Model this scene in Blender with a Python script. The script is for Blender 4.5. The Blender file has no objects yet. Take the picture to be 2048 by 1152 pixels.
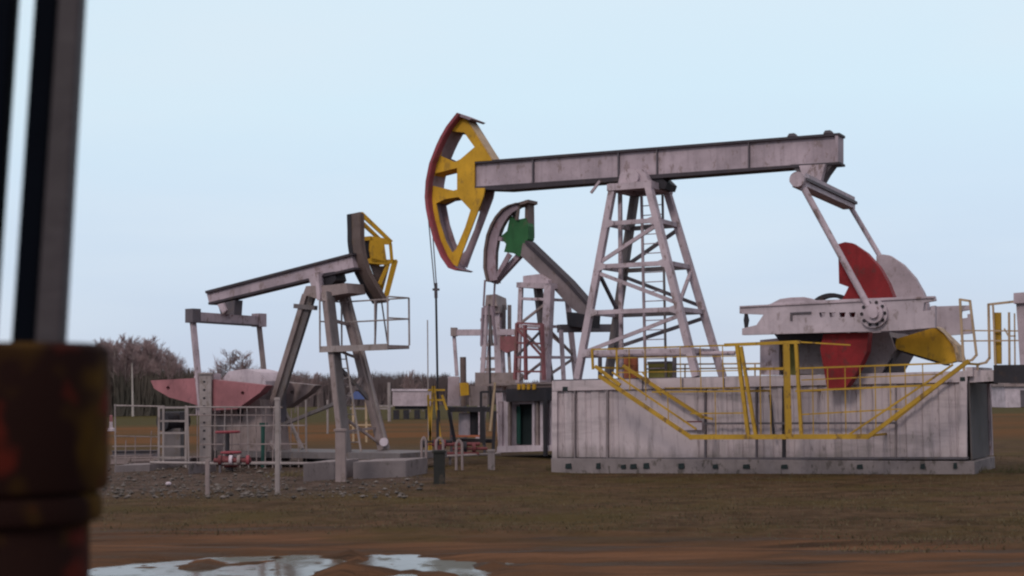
import bpy, bmesh, math, random
from mathutils import Vector, Matrix
from mathutils.geometry import tessellate_polygon
R = math.radians
random.seed(7)
S = bpy.context.scene
COL = S.collection

# ------------------------------------------------------------------ camera
FPX, CX, CY, HOR, CAMZ = 3000.0, 1024.0, 576.0, 790.0, 1.8
PITCH = math.atan((HOR - CY) / FPX)
cam_d = bpy.data.cameras.new("camera")
cam_d.sensor_width = 36.0
cam_d.lens = FPX * 36.0 / 2048.0
cam_d.clip_start = 0.05
cam_d.clip_end = 5000
cam_d.dof.use_dof = True
cam_d.dof.focus_distance = 38.0
cam_d.dof.aperture_fstop = 2.9
cam = bpy.data.objects.new("camera", cam_d)
COL.objects.link(cam)
cam.location = (0, 0, CAMZ)
ROLL = 0.014
cam.rotation_euler = (Matrix.Rotation(R(90) + PITCH, 3, 'X') @ Matrix.Rotation(-ROLL, 3, 'Z')).to_euler()
S.camera = cam

# ------------------------------------------------------------------ sky, sun, exposure
SUN_EL, SUN_AZ = R(34), R(205)     # azimuth clockwise from +Y: behind the camera, a little left
w = bpy.data.worlds.new("World"); S.world = w; w.use_nodes = True
nt = w.node_tree; nt.nodes.clear()
out = nt.nodes.new("ShaderNodeOutputWorld")
mix = nt.nodes.new("ShaderNodeMixShader"); mix.inputs[0].default_value = 0.9
bgA = nt.nodes.new("ShaderNodeBackground"); bgB = nt.nodes.new("ShaderNodeBackground")
sky = nt.nodes.new("ShaderNodeTexSky"); sky.sky_type = 'NISHITA'; sky.sun_disc = False
sky.sun_elevation = SUN_EL; sky.sun_rotation = SUN_AZ
nt.links.new(sky.outputs[0], bgA.inputs[0]); bgA.inputs[1].default_value = 0.12
tc = nt.nodes.new("ShaderNodeTexCoord"); sep = nt.nodes.new("ShaderNodeSeparateXYZ")
nt.links.new(tc.outputs['Generated'], sep.inputs[0])
nz = nt.nodes.new("ShaderNodeTexNoise"); nz.inputs['Scale'].default_value = 3.0; nz.inputs['Detail'].default_value = 4
mp = nt.nodes.new("ShaderNodeMapping"); mp.inputs['Scale'].default_value = (1, 1, 4)
nt.links.new(tc.outputs['Generated'], mp.inputs[0]); nt.links.new(mp.outputs[0], nz.inputs['Vector'])
ma = nt.nodes.new("ShaderNodeMath"); ma.operation = 'MULTIPLY_ADD'; ma.inputs[1].default_value = 0.05
nt.links.new(nz.outputs[0], ma.inputs[0]); nt.links.new(sep.outputs[2], ma.inputs[2])
ramp = nt.nodes.new("ShaderNodeValToRGB")
cr = ramp.color_ramp
cr.elements[0].position = 0.0; cr.elements[0].color = (.56, .60, .73, 1)
cr.elements[1].position = 1.0; cr.elements[1].color = (1.05, .94, .92, 1)
for p, c in ((.045, (.545, .62, .785)), (.10, (.60, .71, .87)), (.16, (.65, .79, .93)), (.215, (.69, .86, .97)), (.30, (.74, .88, .97)), (.50, (.90, .88, .94))):
    e = cr.elements.new(p); e.color = (*c, 1)
nt.links.new(ma.outputs[0], ramp.inputs[0]); cl = nt.nodes.new("ShaderNodeTexNoise"); cl.inputs['Scale'].default_value = 2.2; cl.inputs['Detail'].default_value = 7
mp2 = nt.nodes.new("ShaderNodeMapping"); mp2.inputs['Scale'].default_value = (1, 1.3, 6); nt.links.new(tc.outputs['Generated'], mp2.inputs[0]); nt.links.new(mp2.outputs[0], cl.inputs['Vector'])
cm = nt.nodes.new("ShaderNodeMapRange"); cm.inputs[1].default_value = .42; cm.inputs[2].default_value = .72; cm.inputs[3].default_value = 0; cm.inputs[4].default_value = .38; nt.links.new(cl.outputs[0], cm.inputs[0])
cmx = nt.nodes.new("ShaderNodeMix"); cmx.data_type = 'RGBA'; nt.links.new(cm.outputs[0], cmx.inputs[0]); nt.links.new(ramp.outputs[0], cmx.inputs[6]); cmx.inputs[7].default_value = (.80, .86, .92, 1)
nt.links.new(cmx.outputs[2], bgB.inputs[0])
bgB.inputs[1].default_value = 1.0
nt.links.new(bgA.outputs[0], mix.inputs[1]); nt.links.new(bgB.outputs[0], mix.inputs[2]); nt.links.new(mix.outputs[0], out.inputs[0])

sd = bpy.data.lights.new("sun", 'SUN'); sd.energy = 1.1; sd.angle = R(12); sd.color = (1, .90, .80)
so = bpy.data.objects.new("sun", sd); COL.objects.link(so)
sun_dir = Vector((math.sin(SUN_AZ) * math.cos(SUN_EL), math.cos(SUN_AZ) * math.cos(SUN_EL), math.sin(SUN_EL)))
so.rotation_euler = (-sun_dir).to_track_quat('-Z', 'Y').to_euler()
so.location = sun_dir * 60

S.view_settings.view_transform = 'Standard'; S.view_settings.look = 'None'
S.view_settings.exposure = 0.0; S.view_settings.gamma = 1.0
S.render.film_transparent = False
S.cycles.filter_width = 2.2

# ------------------------------------------------------------------ projection helpers
CAM = Vector((0, 0, CAMZ))
_cp, _sp, _cr, _sr = math.cos(PITCH), math.sin(PITCH), math.cos(ROLL), math.sin(ROLL)
def ray(px, py):
    x0, u0 = (px - CX) / FPX, (CY - py) / FPX
    x, u = x0 * _cr + u0 * _sr, u0 * _cr - x0 * _sr
    return Vector((x, _cp - u * _sp, _sp + u * _cp))
def G(px, py, z=0.0):                       # point on the level z
    d = ray(px, py); return CAM + d * ((z - CAMZ) / d.z)
def W(px, py, D):                           # point at depth D
    d = ray(px, py); return CAM + d * (D / d.y)
def pix(p):
    q = p - CAM; y = q.y * _cp + q.z * _sp; u = (-q.y * _sp + q.z * _cp) / y; x = q.x / y
    return CX + FPX * (x * _cr - u * _sr), CY - FPX * (u * _cr + x * _sr)
class Frame:
    """Vertical planes parallel to `axis` (heading t clockwise-towards the camera), offset v away from the camera."""
    def __init__(s, O, t):
        s.O = Vector(O); t = R(t)
        s.a = Vector((math.cos(t), -math.sin(t), 0)); s.n = Vector((math.sin(t), math.cos(t), 0))
    def P(s, px, py, v=0.0):
        d = ray(px, py); k = ((s.O - CAM).dot(s.n) + v) / d.dot(s.n)
        return CAM + d * k
    def Z(s, px, z, v=0.0):                 # at height z in plane v, under pixel column px
        py = 700.0
        for _ in range(30):
            p = s.P(px, py, v); D = p.y
            py += (p.z - z) * FPX / D
            if abs(p.z - z) < 1e-4: break
        return s.P(px, py, v)
    def at(s, a, v, z): return Vector((s.O.x, s.O.y, 0)) + s.a * a + s.n * v + Vector((0, 0, z))

# ------------------------------------------------------------------ mesh helpers
BASE = {}
class MB:
    def __init__(s): s.v = []; s.f = []
    def add(s, vs, fs):
        o = len(s.v); s.v += [tuple(x) for x in vs]; s.f += [tuple(i + o for i in f) for f in fs]; return s
    def bar(s, p, q, w_, h, up=Vector((0, 0, 1)), ext=0.0):
        p, q = Vector(p), Vector(q); d = (q - p).normalized(); p = p - d * ext; q = q + d * ext
        sd_ = d.cross(up)
        if sd_.length < 1e-3: sd_ = d.cross(Vector((0, 1, 0)))
        sd_.normalize(); u = sd_.cross(d).normalized()
        vs = []
        for c in (p, q):
            for a, b in ((-1, -1), (1, -1), (1, 1), (-1, 1)): vs.append(c + sd_ * a * w_ / 2 + u * b * h / 2)
        return s.add(vs, [(0, 1, 2, 3), (7, 6, 5, 4), (0, 4, 5, 1), (1, 5, 6, 2), (2, 6, 7, 3), (3, 7, 4, 0)])
    def tube(s, p, q, r, r2=None, n=10, cap=True):
        p, q = Vector(p), Vector(q); r2 = r if r2 is None else r2
        d = (q - p).normalized(); a = d.orthogonal().normalized(); b = d.cross(a)
        vs = []
        for c, rr in ((p, r), (q, r2)):
            for i in range(n):
                t = 2 * math.pi * i / n; vs.append(c + (a * math.cos(t) + b * math.sin(t)) * rr)
        fs = [(i, (i + 1) % n, n + (i + 1) % n, n + i) for i in range(n)]
        if cap: fs += [tuple(range(n)), tuple(range(2 * n - 1, n - 1, -1))]
        return s.add(vs, fs)
    def path(s, pts, r, n=8):
        for a, b in zip(pts, pts[1:]): s.tube(a, b, r, n=n)
        return s
    def box(s, c, size, rz=0.0):
        c = Vector(c); m = Matrix.Rotation(rz, 3, 'Z'); x, y, z = [k / 2 for k in size]
        vs = [c + m @ Vector((i * x, j * y, k * z)) for i, j, k in ((-1, -1, -1), (1, -1, -1), (1, 1, -1), (-1, 1, -1), (-1, -1, 1), (1, -1, 1), (1, 1, 1), (-1, 1, 1))]
        return s.add(vs, [(0, 3, 2, 1), (4, 5, 6, 7), (0, 1, 5, 4), (1, 2, 6, 5), (2, 3, 7, 6), (3, 0, 4, 7)])
    def loft(s, loop, off, holes=()):
        """Extrude a 3D polygon (with holes) by vector off."""
        loops = [[Vector(p) for p in loop]] + [[Vector(p) for p in h] for h in holes]
        flat = [p for l in loops for p in l]; n = len(flat)
        tris = tessellate_polygon(loops)
        vs = flat + [p + off for p in flat]
        fs = [tuple(t) for t in tris] + [tuple(n + i for i in reversed(t)) for t in tris]
        k = 0
        for l in loops:
            m = len(l)
            for i in range(m): fs.append((k + i, k + (i + 1) % m, n + k + (i + 1) % m, n + k + i))
            k += m
        return s.add(vs, fs)
    def prism(s, F, pts, v0, v1, holes=()):
        return s.loft([F.P(x, y, v0) for x, y in pts], F.n * (v1 - v0), [[F.P(x, y, v0) for x, y in h] for h in holes])
    def lathe(s, c, prof, n=32):
        c = Vector(c); vs = []; fs = []
        for r, z in prof:
            for i in range(n):
                t = 2 * math.pi * i / n; vs.append(c + Vector((r * math.cos(t), r * math.sin(t), z)))
        for k in range(len(prof) - 1):
            for i in range(n): fs.append((k * n + i, k * n + (i + 1) % n, (k + 1) * n + (i + 1) % n, (k + 1) * n + i))
        fs.append(tuple(range(n))); fs.append(tuple(range(len(prof) * n - 1, (len(prof) - 1) * n - 1, -1)))
        return s.add(vs, fs)
    def build(s, name, mat, parent=None, origin=None, smooth=False, fix=True, bevel=0):
        o0 = BASE[parent.name] if parent is not None else Vector(origin or (0, 0, 0))
        me = bpy.data.meshes.new(name)
        me.from_pydata([(v[0] - o0.x, v[1] - o0.y, v[2] - o0.z) for v in s.v], [], s.f)
        if fix:
            bm = bmesh.new(); bm.from_mesh(me); bmesh.ops.recalc_face_normals(bm, faces=bm.faces); bm.to_mesh(me); bm.free()
        me.materials.append(mat)
        o = bpy.data.objects.new(name, me); COL.objects.link(o)
        if parent is not None: o.parent = parent
        else: o.location = o0
        BASE[o.name] = o0
        if smooth:
            for p in me.polygons: p.use_smooth = True
            if hasattr(me, 'set_sharp_from_angle'): me.set_sharp_from_angle(angle=R(40))
        if bevel:
            b = o.modifiers.new("bevel", 'BEVEL'); b.width = bevel; b.segments = 2; b.limit_method = 'ANGLE'
        return o
def tag(o, label=None, cat=None, group=None, kind=None):
    if label: o['label'] = label
    if cat: o['category'] = cat
    if group: o['group'] = group
    if kind: o['kind'] = kind
    return o
def thing(name, label, cat, loc, group=None):
    o = bpy.data.objects.new(name, None); COL.objects.link(o); o.location = loc; o.empty_display_size = .3
    BASE[o.name] = Vector(loc); return tag(o, label, cat, group)
def bar(name, mat, parent, p, q, w_, h=None, **k): return MB().bar(p, q, w_, h or w_, **k).build(name, mat, parent)
def tube(name, mat, parent, p, q, r, n=10): return MB().tube(p, q, r, n=n).build(name, mat, parent, smooth=True)
def lerp(a, b, t): return a + (b - a) * t

# ------------------------------------------------------------------ materials
def nodes(name):
    m = bpy.data.materials.new(name); m.use_nodes = True; t = m.node_tree
    return m, t, t.nodes['Principled BSDF']
def N(t, kind, **kw):
    n = t.nodes.new(kind)
    for k, v in kw.items():
        if k in n.inputs: n.inputs[k].default_value = v
        else: setattr(n, k, v)
    return n
def mixc(t, a, b, fac, blend='MIX'):
    n = t.nodes.new('ShaderNodeMix'); n.data_type = 'RGBA'; n.blend_type = blend
    for sock, val in ((0, fac), (6, a), (7, b)):
        if isinstance(val, bpy.types.NodeSocket): t.links.new(val, n.inputs[sock])
        elif isinstance(val, (tuple, list)): n.inputs[sock].default_value = (*val[:3], 1)
        else: n.inputs[sock].default_value = val
    return n.outputs[2]
def rampf(t, src, lo, hi, a=0.0, b=1.0):
    n = t.nodes.new('ShaderNodeMapRange'); t.links.new(src, n.inputs[0])
    for i, x in enumerate((lo, hi, a, b)): n.inputs[1 + i].default_value = x
    n.clamp = True
    return n.outputs[0]
def noise(t, scale, detail=5, stretch=(1, 1, 1), rough=.6, coord='Object'):
    c = t.nodes.new('ShaderNodeTexCoord'); m = t.nodes.new('ShaderNodeMapping'); m.inputs['Scale'].default_value = stretch
    n = N(t, 'ShaderNodeTexNoise', Scale=scale, Detail=detail, Roughness=rough)
    t.links.new(c.outputs[coord], m.inputs[0]); t.links.new(m.outputs[0], n.inputs['Vector'])
    return n.outputs[0]
def paint(name, c, dirt=(.10, .07, .05), rust=.35, streak=.4, rough=.7, var=.25, metal=0.0):
    m, t, b = nodes(name)
    base = mixc(t, tuple(k * (1 - var * 1.3) for k in c), tuple(min(1, k * (1 + var * .7)) for k in c), rampf(t, noise(t, 1.1, 7), .3, .7))
    base = mixc(t, base, tuple(k * .62 for k in c), rampf(t, noise(t, 2.6, 7, (1, 1, 1), .68), .54, .62, 0, min(1, rust * .7)))
    if streak:
        base = mixc(t, base, tuple(k * .45 for k in c), rampf(t, noise(t, 3.0, 4, (2.6, 2.6, .18)), .52, .75, 0, streak))
    if rust:
        base = mixc(t, base, dirt, rampf(t, noise(t, 5.0, 8, (1, 1, .6), .7), .55, .62, 0, min(1, rust * 1.3)))
    t.links.new(base, b.inputs['Base Color'])
    b.inputs['Specular IOR Level'].default_value = .25
    b.inputs['Roughness'].default_value = rough; b.inputs['Metallic'].default_value = metal
    bu = N(t, 'ShaderNodeBump', Strength=.25, Distance=.02); t.links.new(noise(t, 14, 5), bu.inputs['Height']); t.links.new(bu.outputs[0], b.inputs['Normal'])
    return m
M = {}
M['steel'] = paint('pale_steel_paint', (.40, .32, .36), dirt=(.13, .085, .075), rust=.6)
M['beam'] = paint('beam_grey_paint', (.36, .285, .325), dirt=(.16, .11, .10), rust=.45, streak=.45)
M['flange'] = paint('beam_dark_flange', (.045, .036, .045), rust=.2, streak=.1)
M['crank'] = paint('crank_grey_paint', (.42, .345, .385), rust=.35, streak=.3, var=.2)
M['yellow'] = paint('yellow_paint', (.50, .27, .02), dirt=(.12, .07, .03), rust=.35, streak=.2)
M['rail'] = paint('yellow_rail_paint', (.38, .22, .025), dirt=(.14, .08, .03), rust=.7, streak=.2)
M['cream'] = paint('faded_cream_rail', (.42, .30, .20), rust=.5)
M['red'] = paint('red_paint', (.205, .012, .016), dirt=(.10, .02, .02), rust=.6, streak=.45, var=.35)
M['arc_red'] = paint('faded_red_rim', (.24, .05, .065), rust=.3, streak=.2)
M['arc_grey'] = paint('arc_grey_plate', (.27, .20, .235), dirt=(.14, .06, .06), rust=.4)
M['arc_brown'] = paint('arc_brown_plate', (.125, .088, .082), rust=.5)
M['pink'] = paint('faded_pink_counterweight', (.29, .115, .13), dirt=(.12, .05, .06), rust=.3, streak=.2)
M['palepink'] = paint('pale_counterweight', (.38, .30, .335), rust=.25, streak=.15)
M['green'] = paint('green_paint', (.022, .10, .035), rust=.2)
M['dark'] = paint('dark_steel', (.025, .022, .028), rust=.3, dirt=(.06, .035, .025))
M['darkgrey'] = paint('dark_grey_steel', (.10, .085, .10), rust=.3)
M['leg2'] = paint('weathered_leg_paint', (.24, .185, .185), rust=.4)
M['legdk'] = paint('weathered_dark_leg', (.13, .11, .115), rust=.4)
M['pipe'] = paint('galvanised_fence', (.27, .225, .225), rust=.4)
M['rustred'] = paint('red_pipework', (.15, .04, .045), dirt=(.05, .03, .03), rust=.5)
M['orange'] = paint('orange_drum', (.42, .13, .07), rust=.3)
M['olive'] = paint('olive_box', (.16, .14, .04), rust=.3)
M['white'] = paint('whitewashed_panel', (.48, .40, .45), rust=.2)
M['blue'] = paint('blue_sign_paint', (.08, .11, .26), rust=.1)
M['teal'] = paint('dark_green_pipe', (.02, .07, .06), rust=.2)
M['concrete'] = paint('weathered_concrete', (.20, .165, .17), dirt=(.06, .05, .045), rust=.6, rough=.9)
M['lattice'] = paint('faded_red_lattice', (.24, .09, .10), rust=.5)
M['gear'] = paint('gear_case_paint', (.19, .155, .165), rust=.4)
M['gbeam'] = paint('worn_beam_paint', (.19, .15, .16), rust=.4)
M['endshade'] = paint('shaded_end_paint', (.10, .085, .09), rust=.3)  # dark tone carries the shade on the container's right end
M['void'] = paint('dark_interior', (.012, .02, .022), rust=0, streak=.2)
M['belt'] = paint('blackened_post', (.018, .017, .016), rust=.3)

def container_mat():
    m, t, b = nodes('container_paint')
    c = (.43, .35, .375)
    base = mixc(t, tuple(k * .78 for k in c), tuple(k * 1.15 for k in c), noise(t, .8, 6))
    base = mixc(t, base, (.10, .085, .09), rampf(t, noise(t, 4.5, 5, (1, 1, .14)), .53, .75, 0, .7))
    base = mixc(t, base, (.15, .13, .135), rampf(t, noise(t, .9, 7, (.35, .35, 2.2), .65), .52, .66, 0, .55))
    base = mixc(t, base, (.05, .04, .035), rampf(t, noise(t, 9, 6, (1, 1, .3), .7), .60, .72, 0, .7))
    # mud splashed up from the ground
    c2 = t.nodes.new('ShaderNodeTexCoord'); sp = t.nodes.new('ShaderNodeSeparateXYZ'); t.links.new(c2.outputs['Object'], sp.inputs[0])
    ad = N(t, 'ShaderNodeMath', operation='MULTIPLY_ADD'); ad.inputs[1].default_value = .9
    t.links.new(noise(t, 3, 5, (1, 1, .4)), ad.inputs[0]); t.links.new(sp.outputs[2], ad.inputs[2])
    base = mixc(t, base, (.085, .07, .06), rampf(t, ad.outputs[0], 1.05, .55, 0, .75))
    t.links.new(base, b.inputs['Base Color']); b.inputs['Roughness'].default_value = .6
    bu = N(t, 'ShaderNodeBump', Strength=.4, Distance=.03); t.links.new(noise(t, 5, 5), bu.inputs['Height']); t.links.new(bu.outputs[0], b.inputs['Normal'])
    return m
M['container'] = container_mat()

def ground_mat():
    m, t, b = nodes('ground_soil')
    c = t.nodes.new('ShaderNodeTexCoord'); sp = t.nodes.new('ShaderNodeSeparateXYZ'); t.links.new(c.outputs['Object'], sp.inputs[0])
    X, Y = sp.outputs[0], sp.outputs[1]
    def math_(op, a, b_, cc=None):
        n = N(t, 'ShaderNodeMath', operation=op)
        for i, v in enumerate((a, b_, cc)):
            if v is None: continue
            if isinstance(v, bpy.types.NodeSocket): t.links.new(v, n.inputs[i])
            else: n.inputs[i].default_value = v
        return n.outputs[0]
    nA = noise(t, .35, 7); nB = noise(t, 1.6, 8, (1, 1, 1), .7); nC = noise(t, 9, 6, (1, 1, 1), .75); nD = noise(t, .05, 5)
    nS = noise(t, .9, 6, (.25, 1.6, 1))
    # worn grass
    grass = mixc(t, (0.0443, 0.0277, 0.0153), (0.1065, 0.0653, 0.0398), rampf(t, nB, .38, .66))
    grass = mixc(t, grass, (.105, .062, .030), rampf(t, noise(t, .55, 6, (.6, 1.5, 1)), .52, .66, 0, .65))
    grass = mixc(t, grass, (0.0682, 0.0507, 0.0169), rampf(t, nA, .46, .64, 0, .7))
    grass = mixc(t, grass, (0.0239, 0.0153, 0.0099), rampf(t, nC, .52, .72, 0, .75))
    # red-brown mud of the track
    mud = mixc(t, (0.0528, 0.0302, 0.0179), (0.1406, 0.0682, 0.0368), rampf(t, nS, .40, .62))
    mud = mixc(t, mud, (0.0239, 0.0160, 0.0112), rampf(t, noise(t, 1.3, 7, (.18, 1.4, 1)), .54, .66, 0, .85))
    mud = mixc(t, mud, (0.1192, 0.0904, 0.0668), rampf(t, nC, .60, .75, 0, .4))
    yy = math_('ADD', Y, math_('MULTIPLY', math_('SUBTRACT', nA, .5), 7.0))
    yy = math_('ADD', yy, math_('MULTIPLY', X, .38))
    near = rampf(t, yy, 21.0, 18.4)
    col = mixc(t, grass, mud, near)
    # spoil and gravel round the small pumpjack
    grav = mixc(t, (0.0511, 0.0354, 0.0290), (0.1278, 0.0907, 0.0802), rampf(t, nB, .36, .62))
    grav = mixc(t, grav, (0.0222, 0.0153, 0.0123), rampf(t, nC, .50, .62))
    gx = rampf(t, math_('ADD', X, math_('MULTIPLY', math_('SUBTRACT', nA, .5), 6.0)), -1.5, -3.4)
    gy = math_('MULTIPLY', rampf(t, math_('ADD', Y, math_('MULTIPLY', math_('SUBTRACT', nA, .5), 10.0)), 27.5, 30.5), rampf(t, Y, 58, 48))
    col = mixc(t, col, grav, math_('MULTIPLY', math_('MULTIPLY', gx, gy), .85))
    # far field: orange stubble with a green strip
    far = mixc(t, (0.1158, 0.0517, 0.0189), (0.0682, 0.0430, 0.0189), rampf(t, noise(t, .12, 5, (.3, 1, 1)), .4, .6))
    far = mixc(t, far, (0.0579, 0.0470, 0.0189), rampf(t, math_('ADD', Y, math_('MULTIPLY', nD, 40)), 118, 135))
    col = mixc(t, col, far, rampf(t, math_('ADD', Y, math_('MULTIPLY', math_('SUBTRACT', nD, .5), 30)), 50, 58))
    t.links.new(col, b.inputs['Base Color']); b.inputs['Roughness'].default_value = .95; b.inputs['Specular IOR Level'].default_value = .04
    wet = math_('MULTIPLY', near, rampf(t, nS, .50, .40))
    t.links.new(rampf(t, wet, 0, 1, .95, .55), b.inputs['Roughness'])
    h = math_('ADD', math_('MULTIPLY', nB, .6), math_('MULTIPLY', nC, .4))
    bu = N(t, 'ShaderNodeBump', Strength=.9, Distance=.12); t.links.new(h, bu.inputs['Height']); t.links.new(bu.outputs[0], b.inputs['Normal'])
    return m
M['ground'] = ground_mat()
def leafy(name, a, b_, sc=1.0):
    m, t, b = nodes(name); t.links.new(mixc(t, a, b_, rampf(t, noise(t, sc, 3), .35, .65)), b.inputs['Base Color']); b.inputs['Roughness'].default_value = .95; return m
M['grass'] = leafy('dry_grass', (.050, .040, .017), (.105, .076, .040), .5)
M['twig'] = leafy('bare_twigs', (.17, .115, .115), (.30, .21, .215), .2)
M['trunk'] = leafy('tree_bark', (.12, .095, .09), (.20, .16, .15), .6)
M['birch'] = leafy('birch_bark', (.36, .32, .30), (.25, .21, .20), .6)
M['brush'] = leafy('dark_undergrowth', (.035, .030, .024), (.075, .058, .048), .15)
M['wood'] = leafy('far_woodland', (.055, .040, .042), (.11, .078, .078), .05)
M['stone'] = leafy('gravel_stones', (.035, .028, .024), (.14, .115, .105), 3.0)
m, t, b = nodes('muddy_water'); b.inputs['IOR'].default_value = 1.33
dull_refl = rampf(t, noise(t, 1.0, 4, (1.1, .7, 1), .5), .40, .50)  # dull olive patches painted in place of dark mirrored shapes
dull_refl2 = rampf(t, noise(t, 1.0, 3, (2.2, 1.6, 1), .6), .58, .66)
mx = N(t, 'ShaderNodeMath', operation='MAXIMUM'); t.links.new(dull_refl2, mx.inputs[1]); 
inv = N(t, 'ShaderNodeMath', operation='SUBTRACT'); inv.inputs[0].default_value = 1.0; t.links.new(dull_refl, inv.inputs[1]); t.links.new(inv.outputs[0], mx.inputs[0])
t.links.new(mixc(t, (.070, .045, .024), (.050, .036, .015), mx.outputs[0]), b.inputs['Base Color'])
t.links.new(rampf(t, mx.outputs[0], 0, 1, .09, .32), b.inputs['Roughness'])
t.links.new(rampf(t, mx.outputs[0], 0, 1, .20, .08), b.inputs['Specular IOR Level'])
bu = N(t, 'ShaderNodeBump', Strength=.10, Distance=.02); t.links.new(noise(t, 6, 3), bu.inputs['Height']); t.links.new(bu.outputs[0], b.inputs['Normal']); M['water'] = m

# ------------------------------------------------------------------ ground
from mathutils import noise as mn
PUD = [(232, 1128), (330, 1117), (430, 1110), (560, 1106), (700, 1103), (800, 1106), (900, 1116), (985, 1126), (960, 1150), (930, 1200), (700, 1240), (420, 1240), (200, 1210), (150, 1170), (180, 1140)]
PUDW = [G(x, y) for x, y in PUD]
def in_pud(x, y):
    """signed-ish distance: positive inside"""
    ins = False; dmin = 1e9; n = len(PUDW)
    for i in range(n):
        a, b_ = PUDW[i], PUDW[(i + 1) % n]
        if (a.y > y) != (b_.y > y) and x < (b_.x - a.x) * (y - a.y) / (b_.y - a.y) + a.x: ins = not ins
        ex, ey = b_.x - a.x, b_.y - a.y; tt = max(0, min(1, ((x - a.x) * ex + (y - a.y) * ey) / (ex * ex + ey * ey)))
        dmin = min(dmin, math.hypot(x - a.x - ex * tt, y - a.y - ey * tt))
    return dmin if ins else -dmin
def ground_z(x, y):
    z = 0.0
    if 9 < y < 34:
        f_ = min(1, (34 - y) / 6)
        z += f_ * .028 * mn.noise(Vector((x * .5, y * .9, 3)))
        if y < 23:
            f2 = min(1, (23 - y) / 3); yy = y + .30 * x
            z += f2 * (.055 * mn.noise(Vector((x * .12, yy * 1.9, 8))) + .016 * mn.noise(Vector((x * 2.1, y * 3.1, 1))))
    z = max(z, -.022)
    if 12 < y < 19 and -7 < x < 3:
        d = in_pud(x, y) + .09 * mn.noise(Vector((x * 2.2, y * 2.2, 5)))
        if d > -.5:
            k = max(0, min(1, (d + .5) / .6)); k = k * k * (3 - 2 * k); z = z * (1 - k * .8) - .055 * k
            # a few clods added above the water to stand in for dark reflections
            z += k * .16 * max(0, mn.noise(Vector((x * 1.9, y * 1.1, 11))) - .06) + k * .05 * max(0, mn.noise(Vector((x * 6, y * 5, 4))))
    if 23 < y < 62:
        if x < -1.5 or x > 12: tz = 0
        elif x < 1.5: tz = -.10 * (x + 1.5) / 3
        else: tz = -.10 * (12 - x) / 10.5
        z += tz * min(1, (y - 23) / 6, (62 - y) / 8)
    return z - .012
xs = sorted(set([-2500, -1500, -900, -500, -300, -200, -120, -80, -50, -30, -22, -16] + [round(-12 + i * .14, 3) for i in range(172)] + [16, 22, 30, 50, 80, 120, 200, 300, 500, 900, 1500, 2500]))
ys = [-60, -20, 0, 4, 7, 9]; y = 10.0
while y < 24: ys.append(y); y += .10
while y < 36: ys.append(y); y += .4
while y < 2800: ys.append(y); y *= 1.12
vs = [(x, y, ground_z(x, y)) for y in ys for x in xs]; nx = len(xs)
fs = [(j * nx + i, j * nx + i + 1, (j + 1) * nx + i + 1, (j + 1) * nx + i) for j in range(len(ys) - 1) for i in range(nx - 1)]
g = MB().add(vs, fs).build('ground', M['ground'], fix=False, smooth=True); tag(g, kind='structure')
pw = MB(); cx_, cy_ = -2.2, 15.2
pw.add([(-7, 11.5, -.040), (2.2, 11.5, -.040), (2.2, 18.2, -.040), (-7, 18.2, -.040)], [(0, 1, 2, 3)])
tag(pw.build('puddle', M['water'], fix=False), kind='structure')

# dry grass: one uncountable mass
gb = MB(); rg = random.Random(3)
for i in range(52000):
    yy = 15.5 + 25 * rg.random() ** 1.3
    xx = (rg.random() - .5) * 2 * (yy * .37)
    if yy + .38 * xx < 19.6 + 2.6 * mn.noise(Vector((xx * .35, yy * .35, 2))): continue
    if mn.noise(Vector((xx * .8, yy * .8, 9))) < -.1 and rg.random() < .8: continue
    if xx < -2.5 and 30 < yy and rg.random() < .75: continue
    h = .012 + .045 * rg.random() ** 2; a = rg.random() * 6.28; r_ = .008 + .006 * rg.random(); z0 = ground_z(xx, yy) - .005
    lx, ly = (rg.random() - .5) * h * 1.6, (rg.random() - .5) * h * 1.6
    gb.add([(xx - r_ * math.cos(a), yy - r_ * math.sin(a), z0), (xx + r_ * math.cos(a), yy + r_ * math.sin(a), z0), (xx + lx, yy + ly, z0 + h)], [(0, 1, 2)])
for i in range(5200):                     # longer weeds added along the footings as a dark contact-shadow line
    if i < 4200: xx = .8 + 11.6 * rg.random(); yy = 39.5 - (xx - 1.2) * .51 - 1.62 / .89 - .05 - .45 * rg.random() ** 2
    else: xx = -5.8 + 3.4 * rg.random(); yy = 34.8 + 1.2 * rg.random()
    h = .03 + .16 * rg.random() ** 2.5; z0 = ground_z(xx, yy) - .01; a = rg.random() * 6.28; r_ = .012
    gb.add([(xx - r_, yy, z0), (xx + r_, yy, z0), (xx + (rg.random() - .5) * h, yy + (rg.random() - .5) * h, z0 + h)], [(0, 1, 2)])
tag(gb.build('grass', M['grass'], fix=False), kind='stuff')

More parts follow.
